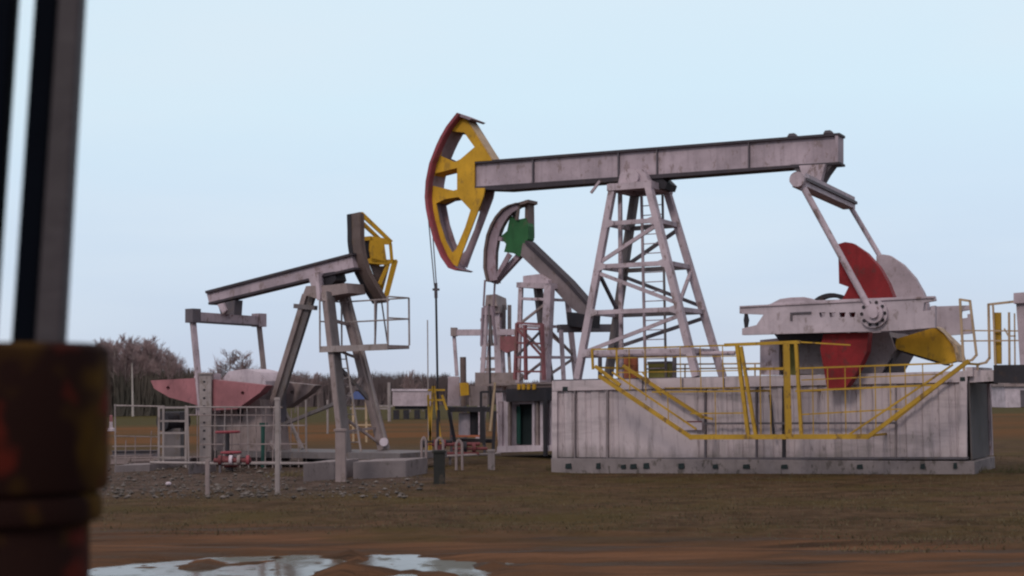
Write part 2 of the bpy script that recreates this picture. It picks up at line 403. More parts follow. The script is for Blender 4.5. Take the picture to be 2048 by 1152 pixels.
# rubble round the small pumpjack
sb = MB(); rg = random.Random(5)
OCT = [(1, 0, 0), (0, 1, 0), (-1, 0, 0), (0, -1, 0), (0, 0, 1), (0, 0, -1)]
for i in range(2600):
    px = 205 + 640 * rg.random(); py = 925 + 72 * rg.random() ** .9
    if px > 560 and rg.random() < .45: continue
    p = G(px, py); s_ = .010 + .055 * rg.random() ** 5
    q = [(p.x + v[0] * s_ * (.6 + .8 * rg.random()), p.y + v[1] * s_ * (.6 + .8 * rg.random()), p.z + s_ * .35 + v[2] * s_ * (.4 + .5 * rg.random())) for v in OCT]
    sb.add(q, [(0, 1, 4), (1, 2, 4), (2, 3, 4), (3, 0, 4), (1, 0, 5), (2, 1, 5), (3, 2, 5), (0, 3, 5)])
tag(sb.build('gravel', M['stone'], fix=False), kind='stuff')
rk = G(337, 973); mb = MB()
mb.add([(rk.x + .12 * v[0] * (1 + .3 * rg.random()), rk.y + .1 * v[1], .06 + .08 * v[2]) for v in OCT], [(0, 1, 4), (1, 2, 4), (2, 3, 4), (3, 0, 4), (1, 0, 5), (2, 1, 5), (3, 2, 5), (0, 3, 5)])
o = mb.build('rock', M['white'], origin=rk); tag(o, 'small white rock lying on the gravel in front of the fence', 'rock'); o.modifiers.new('s', 'SUBSURF').levels = 2

# ------------------------------------------------------------------ large pumpjack
BZ = W(1270, 790, 37.5); B = Frame((BZ.x, BZ.y, 0), 27)
CNF = 1.05
CN = 1.45                                              # half width of the base container
TOPZ = B.P(1500, 751, -CN).z
bp = thing('pumpjack', 'largest pumpjack with yellow and red horsehead and long grey beam, standing on the container base', 'pumpjack', B.at(0, 0, TOPZ))
# horsehead
outer = [(914, 226), (893, 253), (881, 274), (873, 291), (859, 327), (852, 362), (850, 394), (852, 416), (856, 437), (867, 478), (882, 514), (897, 536), (911, 541)]
inner = [(916, 236), (902, 258), (890, 279), (882, 297), (871, 327), (864, 362), (862, 394), (864, 416), (868, 435), (879, 474), (893, 508), (905, 528), (914, 534)]
hh = MB().prism(B, [(914, 231)] + inner[1:-1] + [(914, 533), (924, 505), (955, 424), (967, 392), (970, 376), (949, 376), (949, 323), (984, 321), (931, 236)], -.27, -.22,
    holes=[[(900, 262), (928, 265), (949, 294), (921, 318), (909, 324), (880, 311), (889, 284)],
           [(870, 347), (914, 336), (914, 379), (907, 381), (864, 371), (866, 356)],
           [(872, 407), (890, 398), (917, 394), (941, 420), (930, 455), (912, 498), (904, 506), (891, 482), (879, 445)]])
hd = hh.build('horsehead', M['yellow'], bp)
off = B.n * .52
h2 = MB()
h2.v = [tuple(Vector(v) + off) for v in hh.v]; h2.f = list(hh.f)
h2.build('side_plate', M['arc_grey'], hd)
ap = MB()
Lo = [B.P(x, y, -.47) for x, y in outer]; Li = [B.P(x + 5.5, y + (2 if y < 300 else -2 if y > 500 else 0), -.47) for x, y in outer]
ap.loft(Lo + Li[::-1], B.n * .84); ap.build('arc_plate', M['arc_grey'], hd)
rm = MB(); L1_ = [p - B.n * .004 for p in Li]; L2_ = [B.P(x + 6.5, y + (2 if y < 300 else -2 if y > 500 else 0), -.474) for x, y in outer]; rm.loft(L1_ + L2_[::-1], B.n * .20)
MB().loft([p - B.n * .006 for p in Lo] + [p - B.n * .006 for p in Li[::-1]], -B.n * .02).build('edge_band', M['arc_red'], hd)
rm; rm.build('rim', M['arc_red'], hd)
for pts in ([(864, 345), (905, 329), (914, 329), (914, 337), (880, 345), (868, 352)], [(862, 371), (907, 382), (914, 380), (916, 391), (890, 397), (872, 405)]):
    MB().prism(B, pts, -.218, .25).build('spoke', M['yellow'], hd)
MB().prism(B, [(921, 322), (946, 300), (946, 372), (944, 416), (918, 392), (916, 337)], -.216, .25).build('hub', M['yellow'], hd)
MB().prism(B, [(914, 225), (944, 237), (939, 240), (914, 231)], -.45, .32).build('cap_plate', M['arc_grey'], hd)
MB().prism(B, [(931, 237), (935, 238), (989, 322), (984, 322)], -.235, .20).build('back_plate', M['cream'], hd)
MB().prism(B, [(935, 237), (938, 238), (992, 322), (987, 322)], -.0, .21).build('back_plate', M['dark'], hd)
# walking beam
wb = MB().prism(B, [(948, 327), (1676, 270), (1676, 324), (948, 374)], -.16, .16).build('walking_beam', M['beam'], bp)
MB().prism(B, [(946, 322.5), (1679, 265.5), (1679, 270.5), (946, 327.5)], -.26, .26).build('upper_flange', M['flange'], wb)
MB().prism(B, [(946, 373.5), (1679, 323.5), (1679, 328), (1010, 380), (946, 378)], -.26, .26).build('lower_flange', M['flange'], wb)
for x in (1065, 1236, 1313, 1497):
    f_ = (x - 948) / 728; MB().prism(B, [(x - 1.2, 327 - 57 * f_), (x + 1.2, 327 - 57 * f_), (x + 1.2, 374 - 50 * f_), (x - 1.2, 374 - 50 * f_)], -.25, -.158).build('stiffener', M['darkgrey'], wb)
MB().prism(B, [(1670, 271), (1676, 271), (1676, 324), (1670, 324)], -.255, .25).build('end_plate', M['beam'], wb)
for x, y in ((1583, 272), (1655, 266)): MB().prism(B, [(x - 9, y + 1), (x - 5, y - 5), (x + 5, y - 6), (x + 10, y)], -.1, .1).build('lifting_lug', M['darkgrey'], wb)
# saddle
sdl = MB().prism(B, [(1236, 368), (1240, 347), (1252, 339), (1282, 338), (1292, 350), (1300, 368)], -.5, .5).build('saddle_bearing', M['steel'], bp)
c0 = B.P(1264, 354, -.62); MB().tube(c0, c0 + B.n * 1.3, .17, n=20).build('bearing_cap', M['steel'], sdl, smooth=True)
MB().prism(B, [(1294, 352), (1318, 350), (1334, 366), (1330, 378), (1290, 376)], -.2, .5).build('bearing_block', M['dark'], sdl)
bar('lever', M['steel'], bp, B.P(1200, 362, -.3), B.P(1182, 386, -.3), .06)
# tower
zt = B.P(1262, 372, -.65).z
tl, bl, tw, bw = .62, .95, 0, 0
T = {'nl': B.Z(1226, zt, -.62), 'nr': B.Z(1297, zt, -.62)}
Bt = {'nl': B.Z(1155, TOPZ, -.95), 'nr': B.Z(1393, TOPZ, -.95)}
T['fl'] = T['nl'] + B.n * 1.24 + B.a * .08; T['fr'] = T['nr'] + B.n * 1.24
Bt['fl'] = Bt['nl'] + B.n * 1.9; Bt['fr'] = Bt['nr'] + B.n * 1.9
WD = {'nl': .17, 'nr': .23, 'fl': .26, 'fr': .18}
for k in T: bar('leg', M['legdk'] if k == 'fl' else M['steel'], bp, Bt[k], T[k], WD[k], .16, up=B.a)
def L_(k, f_): return lerp(Bt[k], T[k], f_)
# cap of the tower
for a_, b_ in (('nl', 'nr'), ('nr', 'fr'), ('fr', 'fl'), ('fl', 'nl')):
    bar('cap_beam', M['steel'], bp, T[a_], T[b_], .22, .17, ext=.12)
MB().loft([B.P(x, y, -.66) for x, y in ((1218, 367), (1303, 366), (1303, 372), (1218, 373))], B.n * 1.4).build('cap_plate', M['steel'], bp)
def fr(py, k='nl'):
    q = [(L_(k, i / 200)) for i in range(201)]
    best = min(range(201), key=lambda i: abs(HOR_y(q[i]) - py)); return best / 200
def HOR_y(p):
    return pix(p)[1]
lv = [fr(y) for y in (447, 533, 625, 706)]
for f_ in lv:
    for a_, b_ in (('nl', 'nr'), ('nr', 'fr'), ('fr', 'fl'), ('fl', 'nl')):
        bar('cross_brace', M['steel'] if a_ != 'fr' else M['legdk'], bp, L_(a_, f_), L_(b_, f_), .09, .11)
for a_, fa, b_, fb in (('nl', lv[1] + .02, 'nr', lv[0] - .02), ('nl', lv[1] - .03, 'nr', lv[2] + .03), ('nl', lv[3] + .0, 'nr', lv[2] - .03),
                       ('fl', lv[1] + .02, 'fr', lv[0] - .02), ('fl', lv[1] - .03, 'fr', lv[2] + .03), ('fl', lv[3] + .03, 'fr', lv[2] - .03),
                       ('nr', lv[2] + .02, 'fr', lv[1] - .02), ('fl', lv[2] + .02, 'nl', lv[1] - .02)):
    bar('diagonal_brace', M['steel'] if a_[0] == 'n' else M['darkgrey'], bp, L_(a_, fa), L_(b_, fb), .07, .09)
for k_ in ('nl', 'nr'):
    for f_ in lv:
        c_ = L_(k_, f_) - B.n * .10; sx = B.a * (.17 if k_ == 'nl' else -.17)
        MB().loft([c_ + Vector((0, 0, .13)), c_ - Vector((0, 0, .13)), c_ + sx * 1.4 - Vector((0, 0, .05)), c_ + sx * 1.4 + Vector((0, 0, .05))], B.n * .015).build('gusset_plate', M['crank'], bp)
# ladder and riser inside the tower
la = thing('ladder', 'long thin ladder running up inside the tower of the largest pumpjack', 'ladder', B.Z(1308, TOPZ, .3))
l0, l1 = B.Z(1291, TOPZ, .3), B.Z(1283, zt - .15, .3); r0, r1 = B.Z(1332, TOPZ, .3), B.Z(1325, zt - .15, .3)
bar('side_rail', M['steel'], la, l0, l1, .06); bar('side_rail', M['legdk'], la, r0, r1, .05)
for i in range(1, 19): tube('rung', M['steel'], la, lerp(l0, l1, i / 19), lerp(r0, r1, i / 19), .013, 6)
bar('riser_pipe', M['steel'], bp, B.Z(1243, TOPZ, -.3), B.Z(1240, zt, -.3), .09)
# equaliser and pitman arms
EV = 2.35
e0 = B.P(1600, 361, -EV); e1 = B.P(1696, 405, EV); e1.z = lerp(e1.z, e0.z, .3)
ed = (e1 - e0).normalized()
eq = MB().bar(e0 - ed * .1, e1 + ed * .12, .30, .30).build('equaliser', M['crank'], bp)
MB().bar(e0 - ed * .15, e1 + ed * .17, .40, .07, up=Vector((0, 0, 1))).build('cover_plate', M['darkgrey'], eq)
MB().tube(e0 - B.n * .25, e0 + B.n * .18, .17, n=18).build('end_bearing', M['steel'], eq, smooth=True)
MB().tube(e1 - B.n * .15, e1 + B.n * .2, .14, n=18).build('end_bearing', M['steel'], eq, smooth=True)
MB().prism(B, [(1580, 329), (1668, 325), (1652, 347), (1640, 368), (1612, 368), (1597, 348)], -.22, .22).build('tail_bearing', M['darkgrey'], bp)
MB().prism(B, [(1598, 331), (1650, 328), (1642, 360), (1608, 362)], -.42, -.2).build('tail_bracket', M['steel'], bp)
pin = B.P(1744, 626, -EV)
tube('pitman', M['steel'], bp, e0 - B.n * .05, pin + B.n * .02, .072, 12)
tube('pitman', M['steel'], bp, e1 + B.n * .02, pin + B.n * (2 * EV), .062, 12)
# cranks
crp = [(1479, 612), (1527, 611), (1562, 603), (1868, 592), (1870, 601), (1848, 605), (1846, 622), (1862, 620), (1862, 612), (1870, 611), (1870, 655), (1800, 661), (1484, 670), (1484, 657), (1513, 650), (1527, 629), (1479, 627)]
hl = [[(x, 625), (x + 13, 624.5), (x + 11, 634), (x + 2, 634.5)] for x in (1638, 1658, 1678, 1698)]
CV0, CV1 = -2.22, -2.02
def crank(dv, tiny=0):
    c = MB().prism(B, crp, CV0, CV1, holes=hl)
    c.v = [tuple(Vector(v) + B.n * dv) for v in c.v]; return c
ck = crank(0).build('crank', M['crank'], bp)
ck2 = crank(4.2).build('crank', M['crank'], bp)
MB().prism(B, [(1580, 625), (1622, 623), (1622, 627), (1584, 628), (1584, 641), (1580, 641)], -2.26, -2.21).build('pocket_rib', M['darkgrey'], ck)
MB().prism(B, [(1489, 627), (1493, 627), (1496, 640), (1493, 656), (1489, 656), (1487, 640)], -2.2, -2.1).build('end_bolt', M['dark'], ck)
MB().prism(B, [(1479, 612), (1868, 592), (1868, 596), (1479, 615)], -2.26, -2.21).build('edge_lip', M['steel'], ck)
pc0 = B.P(1746, 627, -2.36)
for i in range(10):
    t_ = i * math.pi / 5; q0_ = pc0 + B.a * .25 * math.cos(t_) + Vector((0, 0, .25 * math.sin(t_))); MB().tube(q0_, q0_ + B.n * .08, .04, n=6).build('bolt', M['dark'], ck)
for r_, v0, v1, mt in ((.31, -2.34, -2.2, 'crank'), (.21, -2.46, -2.3, 'steel'), (.10, -2.55, -2.4, 'steel')):
    pc = B.P(1746, 627, v0); MB().tube(pc, pc + B.n * (v1 - v0), r_, n=12 if r_ < .25 else 20).build('crank_pin', M[mt], ck, smooth=r_ > .25)
pc = pin + B.n * (2 * EV - .1); MB().tube(pc - B.n * .5, pc + B.n * .2, .2, n=14).build('crank_pin', M['steel'], ck2, smooth=True)
MB().prism(B, [(1535, 611), (1560, 598), (1580, 595), (1608, 594), (1626, 600), (1640, 606)], -1.9, -1.3).build('casting_hump', M['palepink'], ck)
# counterweights
cw = [(1676, 488), (1690, 484), (1704, 486), (1732, 505), (1758, 534), (1776, 566), (1786, 592), (1790, 640), (1678, 645), (1684, 600), (1697, 574), (1678, 567)]
c1 = MB().prism(B, cw, -1.95, -1.62); c1.build('counterweight', M['red'], bp)
c2 = MB(); c2.v = [tuple(Vector(v) + B.n * 3.55) for v in c1.v]; c2.f = list(c1.f); tag(c2.build('counterweight', M['palepink'], bp), 'pale pinkish counterweight')
MB().prism(B, [(1647, 668), (1737, 664), (1733, 704), (1715, 742), (1692, 775), (1654, 777), (1648, 740), (1640, 697)], -1.98, -1.6).build('counterweight', M['red'], bp)
dc = B.P(1662, 640, -.9); 
dr = MB(); rr = []
for i in range(40):
    t_ = i / 40 * 2 * math.pi; rr.append(dc + B.a * .62 * math.cos(t_) + Vector((0, 0, .62 * math.sin(t_))))
ri = [dc + (p - dc) * .84 for p in rr]; dr.loft(rr, B.n * .25, [ri]); dr.build('brake_drum', M['dark'], bp)
# gear reducer under the cranks
gr = MB().prism(B, [(1596, 672), (1778, 664), (1790, 700), (1762, 748), (1600, 748)], -1.1, 1.1).build('gear_reducer', M['gear'], bp)
MB().prism(B, [(1520, 680), (1558, 676), (1558, 750), (1520, 750)], -1.15, -.4).build('support_column', M['steel'], bp)
MB().prism(B, [(1560, 672), (1598, 672), (1598, 750), (1572, 750)], -1.0, .6).build('support_column', M['olive'], bp)
MB().prism(B, [(1545, 664), (1650, 660), (1640, 682), (1560, 684)], -1.5, .8).build('frame_beam', M['dark'], bp)
bar('strut', M['dark'], bp, B.P(1788, 675, -.9), B.P(1772, 750, -.9), .12)
sh = B.P(1700, 640, -1.9); MB().tube(sh, sh + B.n * 4.0, .13, n=14).build('crank_shaft', M['darkgrey'], bp, smooth=True)
bg = MB().prism(B, [(1785, 680), (1868, 655), (1890, 668), (1908, 694), (1913, 722), (1890, 727), (1787, 696)], -.9, -.35).build('belt_guard', M['yellow'], bp)
MB().prism(B, [(1868, 652), (1876, 655), (1912, 690), (1922, 722), (1914, 724), (1907, 693), (1888, 667)], -.95, -.3).build('guard_rim', M['cream'], bg)
MB().prism(B, [(1787, 694), (1890, 725), (1890, 731), (1787, 700)], -.86, -.3).build('guard_lip', M['dark'], bg)
# bridle and polished rod
by = B.P(866, 476, -.15); car = B.P(871, 578, -.05); wl = B.P(877, 884, .0)
tube('bridle_cable', M['darkgrey'], bp, B.P(857, 440, -.3), B.P(869, 572, -.12), .016, 6)
tube('bridle_cable', M['darkgrey'], bp, B.P(866, 476, .3), B.P(873, 572, .05), .016, 6)
MB().tube(B.P(871.5, 566, -.05), B.P(872, 596, -.05), .045, n=10).build('carrier_bar', M['darkgrey'], bp, smooth=True)
bar('rod_clamp', M['darkgrey'], bp, B.P(866, 579, -.05), B.P(878, 579, -.05), .06)
tube('polished_rod', M['dark'], bp, B.P(872, 590, -.05), B.P(876, 820, -.05), .030, 10)

# ------------------------------------------------------------------ container base of the large pumpjack
cb = thing('base_container', 'long streaked grey steel container base under the largest pumpjack', 'container', B.at(0, 0, 0))
BL, BR = 1104, 1934
def topy(x): return 762 - (x - 1105) * 20 / 825.0
def boty(x): return 919 - (x - 1105) * 2 / 825.0
# corrugated skin
sk = MB(); prof = []; s0 = B.P(BL + 4, 900, -CN); s1 = B.P(BR - 4, 900, -CN); Ln = (s1 - s0).dot(B.a)
a0 = (s0 - B.O).dot(B.a); zb = B.P(1500, 917, -CN).z
x_ = 0.0; k = 0
smooth_lo, smooth_hi = Ln * .16, Ln * .34
while x_ < Ln:
    prof.append((x_, 0.0))
    if smooth_lo < x_ < smooth_hi: x_ += .3; continue
    prof += [(x_ + .10, 0.0), (x_ + .14, .035), (x_ + .24, .035), (x_ + .28, 0.0)]; x_ += .36
prof = [(min(p[0], Ln), p[1]) for p in prof] + [(Ln, 0.0)]
prof = [p for i, p in enumerate(prof) if i == 0 or p[0] > prof[i - 1][0] + 1e-5]
def cpt(x, d, z): return B.at(a0 + x, -CN + .05 + d, z)
zt_ = B.P(1500, 756, -CN).z - .02
vs = []; fs = []
for i, (x, d) in enumerate(prof):
    vs += [cpt(x, d, zb), cpt(x, d, zt_)]
    if i: fs.append((2 * i - 2, 2 * i, 2 * i + 1, 2 * i - 1))
sk.add(vs, fs).build('side_panel', M['container'], cb, fix=False)
MB().loft([B.at(a0 + .02, -CN + .12, zb), B.at(a0 + Ln - .02, -CN + .12, zb), B.at(a0 + Ln - .02, -CN + .12, zt_), B.at(a0 + .02, -CN + .12, zt_)], B.n * (CN + CNF - .2)).build('hull', M['container'], cb)
# rails, posts, castings
MB().prism(B, [(BL, topy(BL)), (BR, topy(BR)), (BR, topy(BR) + 22), (BL, topy(BL) + 20)], -CN - .02, -CN + .10).build('top_rail', M['container'], cb)
MB().prism(B, [(BL - 2, boty(BL) - 3), (BR + 2, boty(BR) - 3), (BR + 2, boty(BR) + 1.5), (BL - 2, boty(BL) + 1.5)], -CN - .03, -CN + .10).build('bottom_rail', M['darkgrey'], cb)
for x, wd, mt, dv in ((1109, 10, 'container', .03), (1149, 2.5, 'gear', .01), (1214, 4, 'gear', .02), (1410, 3.5, 'darkgrey', .02), (1512, 3, 'darkgrey', .02), (1567, 6, 'dark', .03), (1791, 3, 'gear', .02), (1926, 15, 'container', .03)):
    MB().prism(B, [(x - wd / 2, topy(x) + 21), (x + wd / 2, topy(x) + 21), (x + wd / 2, boty(x) - 3), (x - wd / 2, boty(x) - 3)], -CN - dv, -CN + .06).build('post', M[mt], cb)
for x in (1130, 1925):
    y_ = topy(x) + 16; MB().prism(B, [(x - 5, y_ - 4), (x + 5, y_ - 4), (x + 5, y_ + 4), (x - 5, y_ + 4)], -CN - .035, -CN + .0).build('corner_hole', M['void'], cb)
for x, y1, y2 in ((1285, 760, 783), (1365, 757, 777), (1448, 756, 777), (1690, 752, 770)):
    MB().prism(B, [(x - 1, y1), (x + 1, y1), (x + 1, y2), (x - 1, y2)], -CN - .04, -CN).build('weld_seam', M['darkgrey'], cb)
# right end: plain end face with its shade painted dark, and a pale edge post
eR = B.P(BR, 800, -CN); aR = (eR - B.O).dot(B.a)
MB().loft([B.at(aR + .01, -CN + .15, zb), B.at(aR + .01, CNF - .15, zb), B.at(aR + .01, CNF - .15, zt_), B.at(aR + .01, -CN + .15, zt_)], B.a * .03).build('shaded_end', M['endshade'], cb)
MB().box(B.at(aR + .04, CNF - .08, (zb + zt_) / 2), (.12, .14, zt_ - zb), -R(27)).build('post', M['steel'], cb)
MB().box(B.at(aR + .07, (CNF - CN) / 2, zt_ + .07), (.14, CN + CNF, .2), -R(27)).build('end_rail', M['container'], cb)
MB().prism(B, [(1925, 741), (1988, 740), (1988, 762), (1925, 766)], -CN + .15, -CN + .5).build('end_bracket', M['container'], cb)
MB().loft([B.at(a0 - .02, -CN + .02, zt_ - .02), B.at(aR, -CN + .02, zt_ - .02), B.at(aR, -CN + .02, TOPZ - .01), B.at(a0 - .02, -CN + .02, TOPZ - .01)], B.n * (CN + CNF - .05)).build('roof_plate', M['darkgrey'], cb)
# small label plate on the side
pl_ = MB().prism(B, [(1366, 842), (1404, 842), (1404, 860), (1366, 860)], -CN - .06, -CN - .045).build('warning_plate', M['white'], cb)
MB().prism(B, [(1366, 842), (1404, 842), (1404, 844.5), (1366, 844.5)], -CN - .065, -CN - .06).build('plate_band', M['rustred'], pl_)
# concrete footing
cf = MB(); q_ = [B.at(a0 - .06, -CN - .06, -.25), B.at(aR + .12, -CN - .06, -.25), B.at(aR + .12, CNF + .02, -.25), B.at(a0 - .06, CNF + .02, -.25)]
cf.loft(q_, Vector((0, 0, .25 + zb - .025)))
o = cf.build('concrete_footing', M['concrete'], origin=B.at(0, 0, 0), bevel=.02); tag(o, 'low pale concrete footing along the foot of the long grey container', 'footing')
rg = random.Random(12)
for i, x in enumerate((1136, 1196, 1246, 1266, 1292, 1362, 1430, 1492, 1568, 1719, 1845, 1910)):
    hgt = rg.uniform(6, 11); wd = rg.uniform(3, 6)
    q = MB().prism(B, [(x - wd, 936 - hgt), (x + wd, 935 - hgt), (x + wd * 1.3, 937), (x - wd * 1.2, 937)], -CN - .10, -CN - .055)
    q.build('drain_notch', M['void'], o)

# ------------------------------------------------------------------ yellow guard frame in front of the container
yg = thing('guard_railing', 'yellow trapezoid guard railing hung in front of the long grey container', 'railing', B.at(0, -3, 0))
V1, V2 = -2.95, -1.62
def yb(x1, y1, x2, y2, v=V1, w_=.05, v2=None, nm='rail', mt='rail'): return bar(nm, M[mt], yg, B.P(x1, y1, v), B.P(x2, y2, v if v2 is None else v2), w_, ext=.01)
yb(1191, 733, 1240, 770, w_=.07, nm='diagonal_bar'); yb(1199, 752, 1384, 876, w_=.085, nm='diagonal_bar'); yb(1225, 745, 1392, 858, w_=.04, nm='diagonal_bar')
yb(1380, 874, 1737, 873, w_=.105, nm='bottom_rail'); yb(1737, 873, 1937, 722, w_=.085, nm='diagonal_bar'); yb(1700, 868, 1905, 730, w_=.04, nm='diagonal_bar')
yb(1184, 699, 1474, 690, w_=.035, nm='top_rail'); yb(1450, 690, 1600, 684, w_=.07, nm='top_rail'); yb(1600, 684, 1700, 690, w_=.03, nm='top_rail')
yb(1184, 699, 1186, 738, w_=.05, nm='post'); yb(1233, 697, 1234, 752, w_=.045, nm='post')
yb(1474, 690, 1497, 874, w_=.08, nm='post'); yb(1482, 694, 1512, 874, w_=.07, nm='post'); yb(1572, 686, 1577, 874, w_=.13, nm='post'); yb(1592, 686, 1603, 874, w_=.07, nm='post')
yb(1215, 716, 1480, 712, w_=.022); yb(1233, 745, 1480, 741, w_=.022); yb(1604, 760, 1885, 748, w_=.022); yb(1305, 784, 1492, 782, w_=.03); yb(1382, 827, 1490, 826, w_=.03); yb(1592, 737, 1905, 726, w_=.035); yb(1592, 782, 1868, 770, w_=.04); yb(1604, 829, 1800, 818, w_=.03); yb(1492, 738, 1572, 737, w_=.06)
for x, y1, y2 in ((1335, 784, 840), (1430, 784, 872), (1655, 735, 872), (1690, 735, 872), (1750, 733, 862), (1810, 731, 812), (1540, 737, 874), (1258, 697, 780), (1290, 696, 800), (1360, 694, 784), (1400, 693, 784), (1445, 692, 784), (1520, 737, 874), (1625, 736, 872), (1720, 734, 870), (1780, 732, 838), (1845, 730, 790)): yb(x, y1, x + 2, y2, w_=.018, nm='baluster')
# rear layer against the container
for a_ in ((1247, 732, 1405, 834, .075), (1285, 745, 1322, 790, .03), (1405, 834, 1425, 838, .05), (1330, 776, 1478, 776, .025), (1790, 840, 1900, 752, .05)): yb(*a_[:4], v=V2, w_=a_[4], nm='rear_bar')
yb(1410, 847, 1790, 846, v=V2, w_=.045, nm='rear_bar', mt='darkgrey')
yb(1540, 790, 1548, 874, v=V2, w_=.05, nm='rear_bar', mt='dark')
for x, y_ in ((1191, 735), (1384, 874), (1497, 782), (1600, 782), (1737, 872), (1930, 727)):   # brackets back to the container
    p = B.P(x, y_, V1); bar('bracket', M['rail'], yg, p, p + B.n * (-(CN - .12) - V1) , .045)
# cream gate frames at the right end of the deck
def gate(pts, mt='cream', w_=.05, v=-.9, nm='frame_bar', par=None):
    for (x1, y1), (x2, y2) in zip(pts, pts[1:]): bar(nm, M[mt], par, B.P(x1, y1, v), B.P(x2, y2, v), w_, ext=.015)
g1 = thing('handrail_gate', 'narrow cream handrail gate at the right end of the container deck, beside the belt guard', 'railing', B.Z(1930, TOPZ, -1.2))
gate([(1928, 740), (1920, 599), (1940, 602), (1953, 710), (1944, 720), (1927, 724)], par=g1, v=-1.2)
g2 = thing('handrail', 'cream deck handrail with a solid yellow panel, next to the pinkish cabinet', 'railing', B.Z(1985, TOPZ, -.9))
gate([(1955, 742), (1955, 729), (1972, 725), (1979, 716), (1977, 609), (2030, 603)], par=g2)
gate([(1922, 661), (2050, 662)], w_=.03, par=g2); gate([(1922, 682), (2050, 681)], w_=.03, par=g2)
gate([(1986, 612), (1992, 742)], w_=.04, par=g2); gate([(2018, 626), (2019, 735)], w_=.045, par=g2); gate([(2029, 628), (2030, 735)], w_=.03, par=g2); gate([(2009, 658), (2017, 672), (2030, 672)], w_=.03, par=g2)
MB().prism(B, [(1985, 625), (2002, 625), (2003, 728), (1988, 728)], -.8, -.74).build('infill_panel', M['rail'], g2)
cab = thing('control_cabinet', 'tall pinkish grey cabinet with an overhanging cap on the black platform', 'cabinet', B.Z(2060, B.P(2060, 728, -.9).z, -.9))
MB().prism(B, [(2032, 605), (2110, 600), (2110, 730), (2040, 730)], -1.2, -.3).build('body', M['palepink'], cab)
MB().prism(B, [(2027, 586), (2115, 580), (2115, 602), (2027, 607)], -1.3, -.2).build('cap', M['steel'], cab)
pf = thing('platform', 'black steel platform on thin posts at the right edge, under the pinkish cabinet', 'platform', B.Z(2060, 0, -.9))
MB().prism(B, [(1987, 730), (2170, 728), (2170, 765), (1987, 766)], -1.35, .9).build('deck', M['dark'], pf)
MB().prism(B, [(1955, 755), (1990, 755), (1990, 768), (1955, 766)], -.9, -.5).build('deck_bracket', M['dark'], pf)
for x in (2100, 2160):
    for v in (-1.1, .8): bar('leg', M['dark'], pf, B.Z(x, 0, v), B.Z(x, 2.3, v), .1)

# small things on the container deck behind the tower
def drum(name, label, cat, px1, px2, py1, py2, v, mt, lid=None, box=False):
    base = B.Z((px1 + px2) / 2, TOPZ, v); t_ = thing(name, label, cat, base)
    r_ = (B.P(px2, py1, v) - B.P(px1, py1, v)).length / 2; h = B.P(px1, py1, v).z - TOPZ
    if box:
        MB().box(base + Vector((0, 0, h / 2)), (r_ * 2, r_ * 1.6, h), -R(27)).build('body', M[mt], t_, bevel=.01)
        MB().box(base + Vector((0, 0, h + .02)), (r_ * 2.1, r_ * 1.7, .05), -R(27)).build('lid', M['darkgrey'], t_)
    else:
        MB().lathe(base, [(r_, 0), (r_, h * .32), (r_ * 1.04, h * .34), (r_, h * .36), (r_, h * .64), (r_ * 1.04, h * .66), (r_, h * .68), (r_, h), (r_ * .9, h), (r_ * .9, h - .03)], 24).build('body', M[mt], t_, smooth=True)
        MB().lathe(base + Vector((0, 0, h - .03)), [(r_ * .2, 0), (r_ * .2, .06)], 12).build('bung', M['darkgrey'], t_)
drum('drum', 'orange steel drum on the container deck at the foot of the tower', 'drum', 1240, 1276, 717, 748, .45, 'orange')
drum('equipment_box', 'olive equipment box on the container deck, right of the orange drum', 'box', 1303, 1344, 727, 750, .6, 'olive', box=True)
dk = thing('deck_pipe', 'pale horizontal pipe across the container deck between the tower legs', 'pipe', B.Z(1300, TOPZ, -.2))
tube('pipe', M['steel'], dk, B.P(1165, 712, -.2), B.P(1470, 706, -.2), .055, 12)
for x in (1200, 1349): bar('support', M['darkgrey'], dk, B.Z(x, TOPZ, -.2), B.P(x, 710, -.2), .08)
bl_ = thing('back_railing', 'low cream railing along the far edge of the container deck', 'railing', B.Z(1420, TOPZ, .92))
for y_ in (738, 729): tube('rail', M['cream'], bl_, B.P(1290, y_, .92), B.P(1520, y_ - 2, .92), .02, 6)
for x in (1300, 1370, 1440, 1510): tube('post', M['cream'], bl_, B.Z(x, TOPZ - .02, .92), B.P(x, 728, .92), .02, 6)

# ------------------------------------------------------------------ small pumpjack on the left
LO = W(640, 790, 40.0); Lf = Frame((LO.x, LO.y, 0), 35)
lp = thing('pumpjack', 'left pumpjack with yellow horsehead swung aside and faded pink counterweights', 'pumpjack', (LO.x, LO.y, 0))
wb = MB().prism(Lf, [(413, 586), (703, 510), (708, 536), (418, 606)], -.09, .09).build('walking_beam', M['beam'], lp)
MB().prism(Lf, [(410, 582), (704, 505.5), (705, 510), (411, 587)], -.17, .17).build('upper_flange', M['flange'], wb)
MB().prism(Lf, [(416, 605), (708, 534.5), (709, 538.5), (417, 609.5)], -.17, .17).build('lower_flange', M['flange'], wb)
MB().prism(Lf, [(436, 608), (470, 600), (468, 630), (441, 627)], -.15, .15).build('tail_bearing', M['darkgrey'], lp)
MB().prism(Lf, [(434, 609), (446, 606), (452, 620), (446, 629)], -.22, -.14).build('tail_bracket', M['steel'], lp)
q0 = Lf.P(386, 633, -1.15); q1 = q0 + Lf.n * 2.55; q1.z -= .04
s_ = 0
eq = MB().bar(q0, q1, .2, .25).build('equaliser', M['steel'], lp)
MB().bar(q0 + Vector((0, 0, -.14)), q1 + Vector((0, 0, -.14)), .28, .035).build('bottom_flange', M['darkgrey'], eq)
for p, m_ in ((q0, 'darkgrey'), (q1, 'steel')): MB().box(p + Vector((0, 0, .02)), (.30, .30, .38), -R(35)).build('end_block', M[m_], eq)
